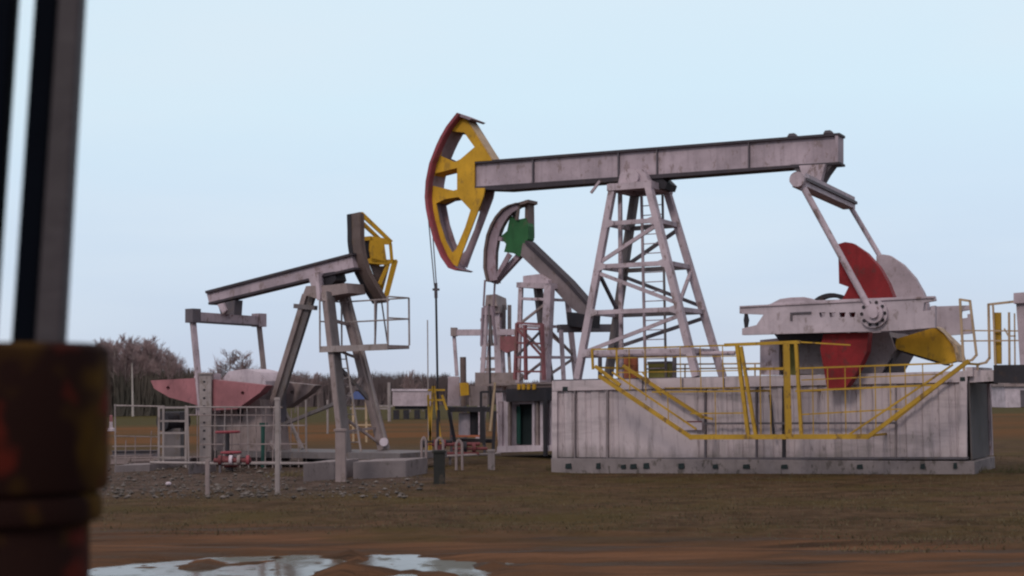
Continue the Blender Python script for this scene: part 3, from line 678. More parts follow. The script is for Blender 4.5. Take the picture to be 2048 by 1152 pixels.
bar('pitman', M['steel'], lp, q0 + Vector((0, 0, -.15)), Lf.P(402, 812, -1.2), .15, .10)
bar('pitman', M['leg2'], lp, q1 + Vector((0, 0, -.15)), Lf.P(530, 762, 1.35), .12, .10)
# swung horsehead
hO = Lf.P(722, 504, 0); H = Frame((hO.x, hO.y, 0), -37)
V0 = -.10
ro = [(719, 424), (722, 450), (721, 487), (728, 527), (745, 563), (771, 605)]
web = [(719, 424), (784, 483), (786, 490), (750, 470), (733, 452), (729, 470), (766, 473), (775, 526), (745, 526), (740, 520), (749, 540), (765, 566), (790, 522), (796, 524), (782, 570), (775, 603), (771, 605), (745, 563), (728, 527), (721, 487), (722, 450)]
def smooth(p, k=4):
    o = []; q = [p[0]] + p + [p[-1]]
    for i in range(1, len(q) - 2):
        for j in range(k):
            t_ = j / k; o.append(tuple(.5 * (2 * q[i][a] + (q[i + 1][a] - q[i - 1][a]) * t_ + (2 * q[i - 1][a] - 5 * q[i][a] + 4 * q[i + 1][a] - q[i + 2][a]) * t_ * t_ + (3 * q[i][a] - q[i - 1][a] - 3 * q[i + 1][a] + q[i + 2][a]) * t_ ** 3) for a in (0, 1)))
    return o + [p[-1]]
ro = smooth([(719, 424), (720, 455), (721, 487), (729, 528), (746, 565), (771, 605)])
rimw = [(x + 9, y + (4 if y < 430 else -4 if y > 600 else 0)) for x, y in ro]
hd = MB().prism(H, ro + rimw[::-1], V0, V0 + .04).build('horsehead', M['arc_brown'], lp)
ap = MB(); Lo = [H.P(x, y, V0 - .03) for x, y in ro]; Li = [H.P(x + 3.5, y, V0 - .03) for x, y in ro]
ap.loft(Lo + Li[::-1], H.n * .62); ap.build('arc_plate', M['arc_brown'], hd)
MB().loft([p + H.n * .42 - H.a * .012 for p in Lo] + [p + H.n * .42 for p in Li[::-1]], H.n * .21).build('cable_track', M['dark'], hd)
YS = [('hub', [(741, 472), (767, 476), (774, 525), (744, 525), (739, 500)]), ('spoke', [(722, 474), (742, 472), (746, 480), (723, 482)]), ('spoke', [(733, 518), (744, 516), (776, 524), (774, 530), (735, 526)]),
      ('strut', [(722, 424), (726, 424), (786, 482), (781, 486), (722, 432)]), ('strut', [(768, 594), (786, 520), (796, 522), (778, 590), (772, 604)]), ('strut', [(757, 566), (773, 530), (779, 532), (762, 571)]),
      ('strut', [(767, 476), (784, 480), (783, 489), (769, 489)]), ('strut', [(774, 519), (794, 519), (795, 526), (775, 528)]), ('strut', [(779, 486), (784, 487), (787, 520), (782, 520)])]
for nm, pts in YS:
    a_ = MB().prism(H, pts, V0 + .005, V0 + .045); a_.build(nm, M['yellow'], hd)
    b_ = MB(); b_.v = [tuple(Vector(v) + H.n * .37) for v in a_.v]; b_.f = list(a_.f); b_.build(nm, M['yellow'] if nm != 'hub' else M['legdk'], hd)
MB().prism(H, [(739, 478), (764, 480), (770, 520), (742, 520)], V0 + .05, V0 + .36).build('hub_block', M['arc_brown'], hd)
MB().prism(H, [(740, 528), (757, 532), (778, 532), (768, 566), (757, 570)], V0 + .2, V0 + .24).build('web_plate', M['arc_brown'], hd)
MB().prism(H, [(722, 484), (742, 486), (744, 515), (728, 515)], V0 + .06, V0 + .30).build('hinge_block', M['dark'], hd)
bz = H.P(752, 600, .1)
tube('bridle_cable', M['darkgrey'], lp, H.P(753, 600, .1), H.P(750, 688, .1), .03, 6); tube('bridle_cable', M['darkgrey'], lp, H.P(763, 602, .1), H.P(775, 686, .1), .022, 6)
# saddle
MB().prism(Lf, [(616, 552), (630, 546), (640, 546), (641, 575), (622, 572)], -.25, .2).build('saddle_bearing', M['steel'], lp)
MB().prism(Lf, [(640, 548), (668, 543), (672, 560), (660, 572), (640, 572)], -.12, .3).build('bearing_block', M['dark'], lp)
MB().prism(Lf, [(606, 588), (612, 572), (660, 570), (692, 566), (696, 586), (660, 592), (640, 600)], -.32, .38).build('cap_beam', M['leg2'], lp)
bar('saddle_pin', M['steel'], lp, Lf.P(636, 545, -.35), Lf.P(640, 600, -.35), .12)
# legs
def leg(p, q, w_, mt, mt2=None, side=1):
    o = bar('leg', M[mt], lp, p, q, w_, .20, up=Lf.a)
    return o
lt = Lf.P(655, 575, -.35); z0 = .42
def zfoot(px, z, v): return Lf.Z(px, z, v)
pA = zfoot(690, .40, -.75); leg(pA, Lf.P(655, 585, -.35), .27, 'leg2')
MB().bar(pA + Lf.a * .09, Lf.P(655, 585, -.35) + Lf.a * .09, .29, .035, up=Lf.a).build('leg_flange', M['legdk'], lp)
pB = zfoot(768, .42, .75); leg(pB, Lf.P(688, 590, .35), .27, 'leg2')
MB().bar(pB + Lf.a * .13, Lf.P(688, 590, .35) + Lf.a * .13, .08, .04, up=Lf.a).build('leg_flange', M['pipe'], lp)
pC = zfoot(520, .40, .0); bar('leg', M['leg2'], lp, pC, Lf.P(615, 590, 0), .16, .26, up=Lf.n); bar('leg_flange', M['legdk'], lp, pC + Lf.a * .14, Lf.P(617, 590, 0) + Lf.a * .14, .22, .10, up=Lf.n)
cA = lerp(pA, Lf.P(655, 585, -.35), .55); cB = lerp(pB, Lf.P(688, 590, .35), .30)
bar('cross_brace', M['legdk'], lp, cA, cB, .09); bar('cross_brace', M['leg2'], lp, lerp(pA, cA, .5), lerp(pB, Lf.P(688, 590, .35), .48), .08)
bar('cross_brace', M['leg2'], lp, lerp(pA, lt, .8), lerp(pB, Lf.P(688, 590, .35), .8), .08)
for f1_, f2_ in ((.12, .14), (.22, .02), (.42, .36), (.62, .58)):
    bar('cross_brace', M['leg2'], lp, lerp(pA, lt, f1_), lerp(pB, Lf.P(688, 590, .35), f2_), .06)
bar('diagonal_brace', M['legdk'], lp, lerp(pA, lt, .30), lerp(pC, Lf.P(615, 590, 0), .12), .09)
bar('brace_collar', M['legdk'], lp, Lf.P(590, 612, -.1), Lf.P(632, 616, -.1), .12)
dcx = zfoot(768, .62, .6); MB().tube(dcx - Vector((0, .12, 0)), dcx + Vector((0, .1, 0)), .11, n=16).build('foot_disc', M['white'], lp, smooth=True)
# platform with railing
pz = Lf.P(700, 694, -.3).z
fp = [Lf.P(638, 690, -.75), Lf.P(823, 690, -.0)]
dkp = MB(); A_, B_, C_ = Lf.Z(640, pz, -.7), Lf.Z(776, pz, -.7), None
dkp.loft([A_, B_, B_ + Lf.n * .85, A_ + Lf.n * .85], Vector((0, 0, -.09)))
wp = dkp.build('work_platform', M['leg2'], lp)
MB().loft([A_ + Vector((0, 0, .03)), B_ + Vector((0, 0, .03)), B_ + Vector((0, 0, -.13)), A_ + Vector((0, 0, -.13))], -Lf.n * .03).build('kick_plate', M['pipe'], wp)
rz = 1.12
P4 = [A_, B_, B_ + Lf.n * .85, A_ + Lf.n * .85]
for hgt in (1.22, .68):
    for i in (0, 1, 2, 3):
        if i == 0: continue
        tube('rail', M['pipe'], wp, P4[i] + Vector((0, 0, hgt)), P4[(i + 1) % 4] + Vector((0, 0, hgt)), .02, 6)
for i in range(4): tube('post', M['pipe'], wp, P4[i], P4[i] + Vector((0, 0, 1.22)), .026, 6)
tube('post', M['pipe'], wp, lerp(P4[2], P4[3], .5), lerp(P4[2], P4[3], .5) + Vector((0, 0, 1.22)), .02, 6)
# platform ladder
L1, L2 = Lf.P(690, 700, -.4), Lf.P(722, 905, -.2); L3, L4 = Lf.P(672, 700, -.4), Lf.P(700, 905, -.2)
L2.z = max(L2.z, .4); L4.z = max(L4.z, .4)
ld = tube('ladder_stile', M['pipe'], lp, L1, L2, .028, 6); tube('ladder_stile', M['pipe'], lp, L3, L4, .028, 6)
for i in range(1, 11): tube('ladder_rung', M['pipe'], lp, lerp(L1, L2, i / 11), lerp(L3, L4, i / 11), .014, 6)
# counterweights
kw = [(301, 761), (393, 756), (532, 771), (520, 785), (474, 818), (425, 821), (380, 806), (339, 795), (308, 777)]
kh = [[(x + 4 * math.cos(i * math.pi / 3), y_ + 4 * math.sin(i * math.pi / 3)) for i in range(6)] for x, y_ in ((336, 776), (485, 786))]
c1 = MB().prism(Lf, kw, -1.1, -.82, holes=kh); c1.build('counterweight', M['pink'], lp)
c2 = MB(); c2.v = [tuple(Vector(v) + Lf.n * 1.9) for v in c1.v]; c2.f = list(c1.f); tag(c2.build('counterweight', M['leg2'], lp), 'grey counterweight on the far side')
MB().prism(Lf, [(388, 752), (428, 747), (428, 826), (392, 830)], -.8, -.55).build('crank', M['steel'], lp)
gx_ = MB().prism(Lf, [(415, 800), (520, 800), (530, 925), (405, 925)], -.5, .5).build('gear_reducer', M['leg2'], lp)
MB().prism(Lf, [(446, 756), (458, 742), (490, 738), (520, 745), (531, 762), (531, 772), (446, 766)], -.4, .5).build('motor_hood', M['white'], lp)
# skid under it
sk_ = MB().loft([Lf.Z(400, .40, -.95), Lf.Z(800, .40, -.95), Lf.Z(800, .40, -.95) + Lf.n * 1.9, Lf.Z(400, .40, -.95) + Lf.n * 1.9], Vector((0, 0, -.16))).build('skid_frame', M['legdk'], lp)
for x, v in ((513, -.2), (569, .5)):
    bar('stay', M['pipe'], lp, Lf.P(x, 821, v), Lf.Z(x + 36, .42, v), .10, .06)
bar('reducer_frame', M['darkgrey'], lp, Lf.Z(560, .42, .3), Lf.P(560, 770, .3), .3, .2)
MB().prism(Lf, [(470, 802), (486, 802), (480, 845)], -.56, -.5).build('belt_bracket', M['dark'], lp)
# motor behind the ladder panel
mt_ = thing('motor', 'dark ribbed electric motor behind the small white ladder at far left', 'motor', G(347, 915))
mo = W(347, 842, 42); MB().tube(mo - Vector((.24, .3, 0)), mo + Vector((.24, .3, 0)), .27, n=16).build('housing', M['dark'], mt_, smooth=True)
MB().box(Vector((mo.x, mo.y, mo.z / 2 - .1)), (.5, .5, max(.1, mo.z - .2))).build('stand', M['legdk'], mt_)
MB().box(mo + Vector((.32, -.1, .1)), (.2, .25, .3)).build('terminal_box', M['dark'], mt_)
# concrete plinth blocks
pls = []
for i, (x1, x2, y1, y2, lab) in enumerate(((606, 668, 926, 962, 'pale concrete block under the small pumpjack, left of its front leg'), (706, 812, 924, 957, 'wide concrete block under the small pumpjack, right of its front leg'))):
    a_ = G(x1, y2); b_ = G(x2, y2 - 4); h = W(x1, y1, a_.y).z
    o = MB().loft([a_ - Vector((0, 0, .05)), b_ - Vector((0, 0, .05)), Vector((b_.x, b_.y, h)), Vector((a_.x, a_.y, h))], Vector((.4, 1.5, 0))).build('concrete_block', M['concrete'], origin=a_, bevel=.02)
    tag(o, lab, 'concrete block', 'concrete blocks under the small pumpjack')
for i, (x1, x2, y1, y2, dy, lab) in enumerate(((228, 300, 918, 944, 1.1, 'leftmost of the three pale concrete slabs lying in the gravel by the white ladder'), (306, 372, 914, 936, .9, 'middle pale concrete slab lying in the gravel under the white ladder'), (376, 404, 922, 948, .8, 'smallest pale concrete slab, at the foot of the perforated post'))):
    a_ = G(x1, y2); b_ = G(x2, y2 - 3); h = .16 + .05 * i
    tag(MB().loft([a_ - Vector((0, 0, .05)), b_ - Vector((0, 0, .05)), Vector((b_.x, b_.y, h)), Vector((a_.x, a_.y, h))], Vector((.2, dy, 0))).build('concrete_slab', M['concrete'], origin=a_, bevel=.02), lab, 'concrete slab', 'concrete slabs in the gravel')
# perforated post in front of counterweight, other posts
def post(px, y1, y2, wpx, label, mt='pipe', holes=0, cap=True, group=None, name='post'):
    b_ = G(px, y2); D = b_.y; top = W(px, y1, D); wd = wpx / FPX * D
    o = thing(name, label, 'post', b_, group)
    MB().box(Vector((b_.x, b_.y, top.z / 2)), (wd, wd, top.z + .1)).build('shaft', M[mt], o, bevel=.008)
    if cap: MB().box(Vector((b_.x, b_.y, top.z + .02)), (wd * 1.25, wd * 1.25, .04)).build('cap', M[mt], o)
    for k in range(holes):
        z = top.z * (.92 - k * .80 / holes); MB().box(Vector((b_.x - .03, b_.y - wd / 2 - .004, z)), (.06, .015, .05)).build('bolt_hole', M['dark'], o)
    return b_, top
post(415, 925, 990, 8, 'thin weathered stub post in the gravel under the perforated post', 'leg2', cap=False)
post(413, 749, 932, 24, 'tall pale perforated steel post standing in front of the pink counterweight', holes=9)
post(555, 800, 985, 9, 'slim pale post in the gravel beside the red valve wheels', 'pipe', group='slim fence posts')
post(682, 862, 962, 20, 'short thick pale post under the front leg of the small pumpjack', 'leg2')
post(879, 905, 966, 22, 'short black steel stub post in the grass below the polished rod', 'belt')
post(983, 903, 936, 14, 'short pale stub post near the open doorway of the rear container', 'concrete')
# fence round the small pumpjack
fe = thing('fence', 'thin white pipe fence round the small pumpjack', 'fence', G(440, 935))
FD = 39.0
def fp_(x, y_, D=FD): return W(x, y_, D)
for y_, x1, x2, D in ((811, 228, 330, 43), (814, 372, 565, 39), (852, 400, 615, 39), (889, 400, 612, 39), (893, 225, 320, 42), (925, 300, 560, 38.5), (915, 225, 420, 40), (872, 228, 318, 42.5), (830, 372, 560, 39.6), (905, 540, 640, 40)):
    tube('rail', M['pipe' if y_ in (811, 814, 852) else 'leg2'], fe, fp_(x1, y_, D), fp_(x2, y_ + (x1 % 5) - 1, D), .022 if y_ in (811, 814) else .016, 6)
for x, y1, D in ((232, 808, 42), (395, 816, 39.1), (430, 815, 39.1), (464, 816, 39.3), (513, 814, 39.2), (530, 815, 39.3), (545, 812, 39), (580, 818, 39.4), (597, 812, 39.2), (270, 872, 42), (300, 862, 42), (250, 880, 42), (378, 812, 39), (447, 815, 39), (480, 815, 39.4), (497, 815, 39.2), (561, 795, 39), (612, 800, 39.5)):
    t_ = fp_(x + (x % 7) - 3, y1, D); b0_ = fp_(x, y1, D); tube('post', M['pipe' if x in (232, 378, 447, 561, 612, 497) else 'leg2'], fe, (b0_.x, b0_.y, 0), t_, .026 if x in (232, 378, 561, 612) else .016, 6)
lf = thing('step_ladder', 'small white ladder panel with five rungs at the left of the fence', 'ladder', G(345, 935))
for x in (318, 327, 372): p = fp_(x, 811, 40); bar('stile', M['pipe'], lf, (p.x, p.y, 0), p, .055)
for y_ in (815, 842, 866, 893, 915): bar('rung', M['pipe'], lf, fp_(318, y_, 40), fp_(372, y_, 40), .05)
# long pipe lying along the pads
lpipe = thing('flow_line', 'long thin pale pipe lying low across the site from the fence to the wellhead', 'pipe', G(650, 935))
for a_, b_ in (((300, 925, 37), (425, 927, 37)), ((425, 927, 37), (677, 927, 37)), ((677, 927, 37), (806, 917, 38.5)), ((806, 917, 38.5), (1000, 907, 40.5))):
    tube('pipe', M['pipe'], lpipe, W(*a_), W(*b_), .035, 8)
for x, y_, D in ((440, 927, 37), (560, 927, 37), (677, 927, 37), (740, 922, 37.8), (900, 912, 39.5)):
    p = W(x, y_, D); bar('support', M['darkgrey'], lpipe, (p.x, p.y, 0), p, .05)
# red valves
def valve(px, py, D, r_, label, horiz=True, g=None):
    c = W(px, py, D); v = thing('valve', label, 'valve', (c.x, c.y, 0), g)
    wv = MB(); n = 18
    for i in range(n):
        a1, a2 = i * 2 * math.pi / n, (i + 1) * 2 * math.pi / n
        wv.tube(c + Vector((r_ * math.cos(a1), r_ * math.sin(a1), 0)), c + Vector((r_ * math.cos(a2), r_ * math.sin(a2), 0)), .03, n=6)
    wv.tube(c - Vector((r_, 0, 0)), c + Vector((r_, 0, 0)), .025, n=6); wv.tube(c - Vector((0, r_, 0)), c + Vector((0, r_, 0)), .025, n=6)
    wv.build('handwheel', M['arc_red'], v, smooth=True)
    MB().tube((c.x, c.y, 0.0), (c.x, c.y, c.z), .05, n=10).build('stem', M['dark'], v, smooth=True)
    MB().tube((c.x - .16, c.y, .22), (c.x + .16, c.y, .22), .13, n=14).build('valve_body', M['rustred'], v, smooth=True)
valve(455, 864, 38.6, .30, 'red handwheel valve standing highest beside the perforated post', g='red valves')
valve(462, 905, 37.6, .24, 'low red handwheel valve in front of the tall one', g='red valves')
rp = thing('pipe_manifold', 'red flanged pipe manifold on the ground right of the perforated post', 'manifold', G(460, 930))
MB().tube(W(428, 921, 37), W(502, 921, 37), .06, n=12).build('pipe', M['rustred'], rp, smooth=True)
for x, mt in ((440, 'rustred'), (462, 'white'), (478, 'leg2'), (496, 'arc_red')): MB().tube(W(x - 3, 920, 37), W(x + 3, 920, 37), .12, n=14).build('flange', M[mt], rp, smooth=True)
tg = thing('pipe_stub', 'dark green vertical pipe stub between the fence rails', 'pipe', G(527, 935))
p = W(527, 850, 39.6); MB().tube((p.x, p.y, 0), p, .07, n=10).build('pipe', M['teal'], tg, smooth=True); MB().tube(p, p + Vector((0, 0, .06)), .11, n=12).build('flange', M['teal'], tg, smooth=True)
# low beams lying on the ground behind the fence (left)
for i, (x1, x2, y_, D, mt, lab) in enumerate(((225, 315, 872, 47, 'darkgrey', 'dark steel beam lying behind the fence at far left, the farther one'), (222, 305, 901, 43, 'leg2', 'pale steel beam lying nearer behind the fence at far left'), (606, 690, 908, 42, 'dark', 'dark pipe section lying behind the slim post under the small pumpjack'))):
    a_, b_ = W(x1, y_, D), W(x2, y_ + 2, D); a_.z = b_.z = .12
    o = thing('steel_beam', lab, 'beam', (a_ + b_) / 2 - Vector((0, 0, .12)), 'steel beams lying on the ground')
    bar('web', M[mt], o, a_, b_, .04, .2); bar('flange', M[mt], o, a_ + Vector((0, 0, .11)), b_ + Vector((0, 0, .11)), .18, .025); bar('flange', M[mt], o, a_ - Vector((0, 0, .11)), b_ - Vector((0, 0, .11)), .18, .025)
rg = random.Random(44)
for i, (x1, x2, y_, D, r_, mt, lab) in enumerate(((228, 268, 884, 44, .05, 'darkgrey', 'dark pipe lying low behind the fence, nearest the white bollard'), (262, 318, 893, 43, .06, 'leg2', 'thick pale pipe lying low behind the fence, just left of the white ladder'), (620, 672, 893, 41, .05, 'dark', 'black hose-like pipe lying beside the front leg of the small pumpjack'), (700, 760, 880, 47, .04, 'rustred', 'thin red pipe lying between the two front legs of the small pumpjack'))):
    a_, b_ = W(x1, y_, D), W(x2, y_ + 3, D); a_.z = r_ + .02; b_.z = r_ + .02
    q = thing('loose_pipe', lab, 'pipe', ((a_.x + b_.x) / 2, (a_.y + b_.y) / 2, 0), 'loose pipes on the ground')
    tube('pipe', M[mt], q, a_, b_, r_, 10)
    for e_, o_ in ((a_, b_), (b_, a_)):
        d_ = (e_ - o_).normalized(); MB().tube(e_, e_ + d_ * .05, r_ * 1.6, n=12).build('flange', M[mt], q, smooth=True)
# marker bollard at far left
bo = G(222, 862); v = thing('bollard', 'small white bollard with a pinkish top behind the fence at far left', 'bollard', bo)
MB().lathe(bo, [(.22, 0), (.22, .15), (.11, .2), (.10, .55)], 16).build('base', M['white'], v, smooth=True); MB().lathe(bo + Vector((0, 0, .55)), [(.10, 0), (.09, .35), (.03, .4)], 16).build('top', M['pink'], v, smooth=True)

# ------------------------------------------------------------------ green-headed pumpjack behind
GO = W(1075, 790, 47.0); Gf = Frame((GO.x, GO.y, 0), 42)
gp = thing('pumpjack', 'green-hubbed pumpjack behind, its beam dipping to the right behind the large tower', 'pumpjack', (GO.x, GO.y, 0))
Hg = Frame(tuple(Gf.P(1030, 480, 0)), 30)
go = [(1035, 405), (1018, 410), (1005, 418), (992, 433), (983, 449), (975, 470), (970, 500), (969, 535), (975, 563)]
gi = [(1036, 418), (1026, 424), (1016, 433), (1007, 447), (1000, 460), (995, 478), (991, 504), (991, 535), (994, 560)]
hd = MB().prism(Hg, go + gi[::-1], -.32, -.28).build('horsehead', M['arc_grey'], gp)
Lo = [Hg.P(x - 3, y, -.42) for x, y in go]; Li = [Hg.P(x + 1.5, y + 1, -.42) for x, y in go]
MB().loft(Lo + Li[::-1], Hg.n * .8).build('arc_plate', M['arc_brown'], hd)
for pts, v0, v1, mt in (([(1020, 432), (1032, 440), (1050, 436), (1056, 452), (1056, 478), (1044, 494), (1040, 514), (1026, 506), (1008, 504), (1012, 488), (1000, 474), (1014, 462)], -.20, .20, 'green'),
                        ([(985, 560), (1015, 505), (1023, 511), (992, 560)], -.3, -.25, 'arc_grey'), ([(985, 560), (1015, 505), (1023, 511), (992, 560)], .22, .28, 'arc_grey'), ([(980, 564), (1034, 506), (1042, 512), (990, 568)], -.1, .1, 'arc_grey'), ([(1022, 412), (1028, 411), (1032, 440), (1026, 440)], -.1, .1, 'arc_brown'),
                        ([(1036, 405), (1040, 406), (1036, 440), (1030, 440)], -.3, -.25, 'arc_brown'), ([(1050, 400), (1056, 400), (1057, 474), (1049, 474)], -.1, .3, 'arc_brown'),
                        ([(1033, 406), (1056, 399), (1056, 405), (1035, 412)], -.32, .3, 'arc_brown'), ([(986, 470), (1003, 474), (1003, 482), (986, 480)], -.3, .3, 'arc_grey')):
    MB().prism(Hg, pts, v0, v1).build('strut' if mt != 'green' else 'hub', M[mt], hd)
wb = MB().prism(Gf, [(1046, 486), (1056, 488), (1134, 565), (1172, 609), (1170, 636), (1142, 616), (1080, 548), (1040, 510)], -.12, .12).build('walking_beam', M['gbeam'], gp)
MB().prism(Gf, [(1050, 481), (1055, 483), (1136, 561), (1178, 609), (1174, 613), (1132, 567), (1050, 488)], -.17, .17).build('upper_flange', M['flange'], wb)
MB().prism(Gf, [(1133, 624), (1172, 630), (1170, 656), (1135, 652)], -.35, .35).build('tail_bearing', M['dark'], gp)
ge0 = Gf.P(1118, 657, -.6)
bar('equaliser', M['darkgrey'], gp, ge0, Gf.P(1237, 656, 1.6), .22, .24)
bar('pitman', M['steel'], gp, Gf.P(1122, 660, -.6), Gf.P(1128, 770, -.6), .1); bar('pitman', M['legdk'], gp, Gf.P(1232, 660, 1.6), Gf.P(1240, 760, 1.6), .1)
GB = .35 * 0 + Gf.P(1070, 765, -1).z
gt = [Gf.P(1042, 570, -.4), Gf.P(1099, 572, -.4)]; gb0 = [Gf.Z(1036, GB, -.75), Gf.Z(1090, GB, -.75)]
gt += [gt[1] + Gf.n * .8, gt[0] + Gf.n * .8]; gb0 += [gb0[1] + Gf.n * 1.5, gb0[0] + Gf.n * 1.5]
for i, wd in enumerate((.13, .25, .13, .22)): bar('leg', M['legdk'] if i == 3 else M['steel'], gp, gb0[i], gt[i], wd)
for i in range(4): bar('cap_beam', M['steel'], gp, gt[i], gt[(i + 1) % 4], .2, .16, ext=.1)
for f_ in (.26, .58, .86):
    for i in range(4): bar('cross_brace', M['steel'], gp, lerp(gb0[i], gt[i], f_), lerp(gb0[(i + 1) % 4], gt[(i + 1) % 4], f_), .08)
for i, f1, f2 in ((0, .02, .24), (0, .56, .28), (0, .6, .84), (1, .05, .25), (1, .56, .28), (2, .3, .56)): bar('diagonal_brace', M['leg2'], gp, lerp(gb0[i], gt[i], f1), lerp(gb0[(i + 1) % 4], gt[(i + 1) % 4], f2), .07)
MB().prism(Gf, [(1046, 552), (1078, 548), (1096, 560), (1096, 568), (1046, 568)], -.3, .3).build('saddle_bearing', M['steel'], gp)
for x in (967, 987): tube('bridle_cable', M['arc_grey'], gp, Gf.P(x + 3, 560, -.1), Gf.P(x, 612, -.1), .035, 6)
tube('polished_rod', M['dark'], gp, Gf.P(979, 608, -.1), Gf.P(981, 860, -.1), .035, 8)
MB().prism(Gf, [(966, 612), (980, 612), (982, 630), (966, 630)], -.12, .1).build('carrier_bar', M['arc_grey'], gp)
for x_a, x_b, mt in ((966, 963, 'arc_grey'), (973, 972, 'steel'), (984, 992, 'arc_grey'), (978, 984, 'legdk')): bar('guide_rod', M[mt], gp, Gf.P(x_a, 615, -.1), Gf.P(x_b, 690, -.1), .07)
# red access ladder cage beside it
rl = thing('access_stair', 'red lattice access ladder in front of the rear pumpjack tower', 'ladder', Gf.Z(1060, GB, -1.2))
rb0, rt0, rb1, rt1 = Gf.P(1030, 760, -1.2), Gf.P(1034, 646, -1.2), Gf.P(1088, 760, -1.2), Gf.P(1084, 648, -1.2)
rm0, rm1 = Gf.P(1052, 760, -1.2), Gf.P(1050, 650, -1.2)
for a_, b_ in ((rb0, rt0), (rb1, rt1), (rm0, rm1)): bar('stile', M['lattice'], rl, a_, b_, .09)
for f_ in (.15, .4, .65, .9, 1.0): bar('rung', M['lattice'], rl, lerp(rb0, rt0, f_), lerp(rb1, rt1, f_), .06)
bar('diagonal_brace', M['lattice'], rl, lerp(rb0, rt0, .9), lerp(rb1, rt1, .4), .06); bar('diagonal_brace', M['darkgrey'], rl, lerp(rb0, rt0, .4), lerp(rb1, rt1, .9), .06)
# its base container with open doorway
rc = thing('base_container', 'rear pale container base with an open dark doorway, left of the long grey one', 'container', Gf.Z(1050, 0, -1.5))
zb2, ztp = .12, Gf.P(1050, 800, -1.5).z
Rt = [(997, 802), (1125, 800), (1125, 892), (997, 894)]
MB().prism(Gf, [(997, 802), (1022, 802), (1022, 893), (997, 894)], -1.5, 1.5).build('wall', M['white'], rc)
MB().prism(Gf, [(1064, 802), (1125, 800), (1125, 892), (1064, 892)], -1.5, 1.5).build('wall', M['white'], rc)
MB().prism(Gf, [(1022, 801), (1064, 801), (1064, 808), (1022, 808)], -1.49, 1.4).build('lintel', M['white'], rc)
for x, wd, mt in ((1000, 8, 'steel'), (1013, 5, 'white'), (1018, 4, 'leg2'), (1067, 4, 'white'), (1074, 5, 'leg2'), (1084, 7, 'white'), (1093, 4, 'darkgrey')):
    MB().prism(Gf, [(x - wd / 2, 803), (x + wd / 2, 803), (x + wd / 2, 894), (x - wd / 2, 894)], -1.58, -1.49).build('post', M[mt], rc)
MB().prism(Gf, [(995, 892), (1125, 890), (1125, 901), (993, 905)], -1.65, 1.5).build('sill', M['white'], rc)
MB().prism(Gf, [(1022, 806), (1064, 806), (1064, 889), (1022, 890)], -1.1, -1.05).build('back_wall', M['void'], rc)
MB().prism(Gf, [(1028, 812), (1040, 812), (1040, 888), (1028, 888)], -1.25, -1.2).build('door_leaf', M['teal'], rc)
o = MB().prism(Gf, [(1012, 778), (1092, 775), (1092, 802), (1012, 804)], -1.75, 1.0).build('deck_beam', M['dark'], rc)
MB().prism(Gf, [(965, 768), (1105, 764), (1105, 768), (965, 772)], -1.6, 1.2).build('deck_edge', M['leg2'], rc)
for i, x in enumerate((1037, 1046, 1056, 1067)):
    MB().prism(Gf, [(x - 2.5, 768), (x + 2.5, 768), (x + 2.5, 779), (x - 2.5, 779)], -1.8, -1.74).build('toe_clip', M['yellow'], rc)
bar('post', M['dark'], rc, Gf.Z(1091, 0, -1.8), Gf.P(1090, 775, -1.8), .1)
GBfix = [o for o in ()]

# ------------------------------------------------------------------ distant third pumpjack
TO = W(965, 790, 60.0); Tf = Frame((TO.x, TO.y, 0), 8)
tp = thing('pumpjack', 'distant pumpjack seen end-on, only its equaliser bar and pale tower showing', 'pumpjack', (TO.x, TO.y, 0))
MB().prism(Tf, [(902, 659), (1030, 658), (1030, 670), (902, 671)], -.15, .15).build('equaliser', M['steel'], tp)
MB().prism(Tf, [(901, 655), (912, 655), (912, 672), (901, 672)], -.2, .2).build('end_block', M['leg2'], tp)
bar('pitman', M['steel'], tp, Tf.P(908, 670, 0), Tf.P(914, 752, 0), .13); bar('pitman', M['leg2'], tp, Tf.P(1016, 670, 0), Tf.P(1020, 752, 0), .12)
for x1, x2, wd, v in ((974, 956, .18, 0), (992, 1003, .26, 0), (984, 965, .12, .9), (1001, 1016, .12, .9)): bar('leg', M['steel'], tp, Tf.Z(x2, 0, v), Tf.P(x1, 612, v), wd)
for y_ in (640, 690, 718, 740): bar('cross_brace', M['leg2'], tp, Tf.P(961, y_, 0), Tf.P(1002, y_ - 2, 0), .12)
MB().prism(Tf, [(968, 612), (996, 608), (998, 625), (966, 628)], -.3, 1.2).build('saddle_bearing', M['leg2'], tp)
MB().prism(Tf, [(972, 590), (992, 588), (994, 612), (970, 612)], -.6, 2.2).build('walking_beam', M['leg2'], tp)
for x in (1008, 1019): bar('guide_post', M['legdk'], tp, Tf.P(x, 700, .4), Tf.P(x, 610, .4), .14)
MB().prism(Tf, [(1000, 672), (1030, 672), (1028, 700), (1012, 706), (1000, 698)], -.3, .1).build('counterweight', M['lattice'], tp)
MB().prism(Tf, [(950, 745), (1030, 745), (1030, 772), (950, 772)], -.5, 2).build('base_frame', M['leg2'], tp)

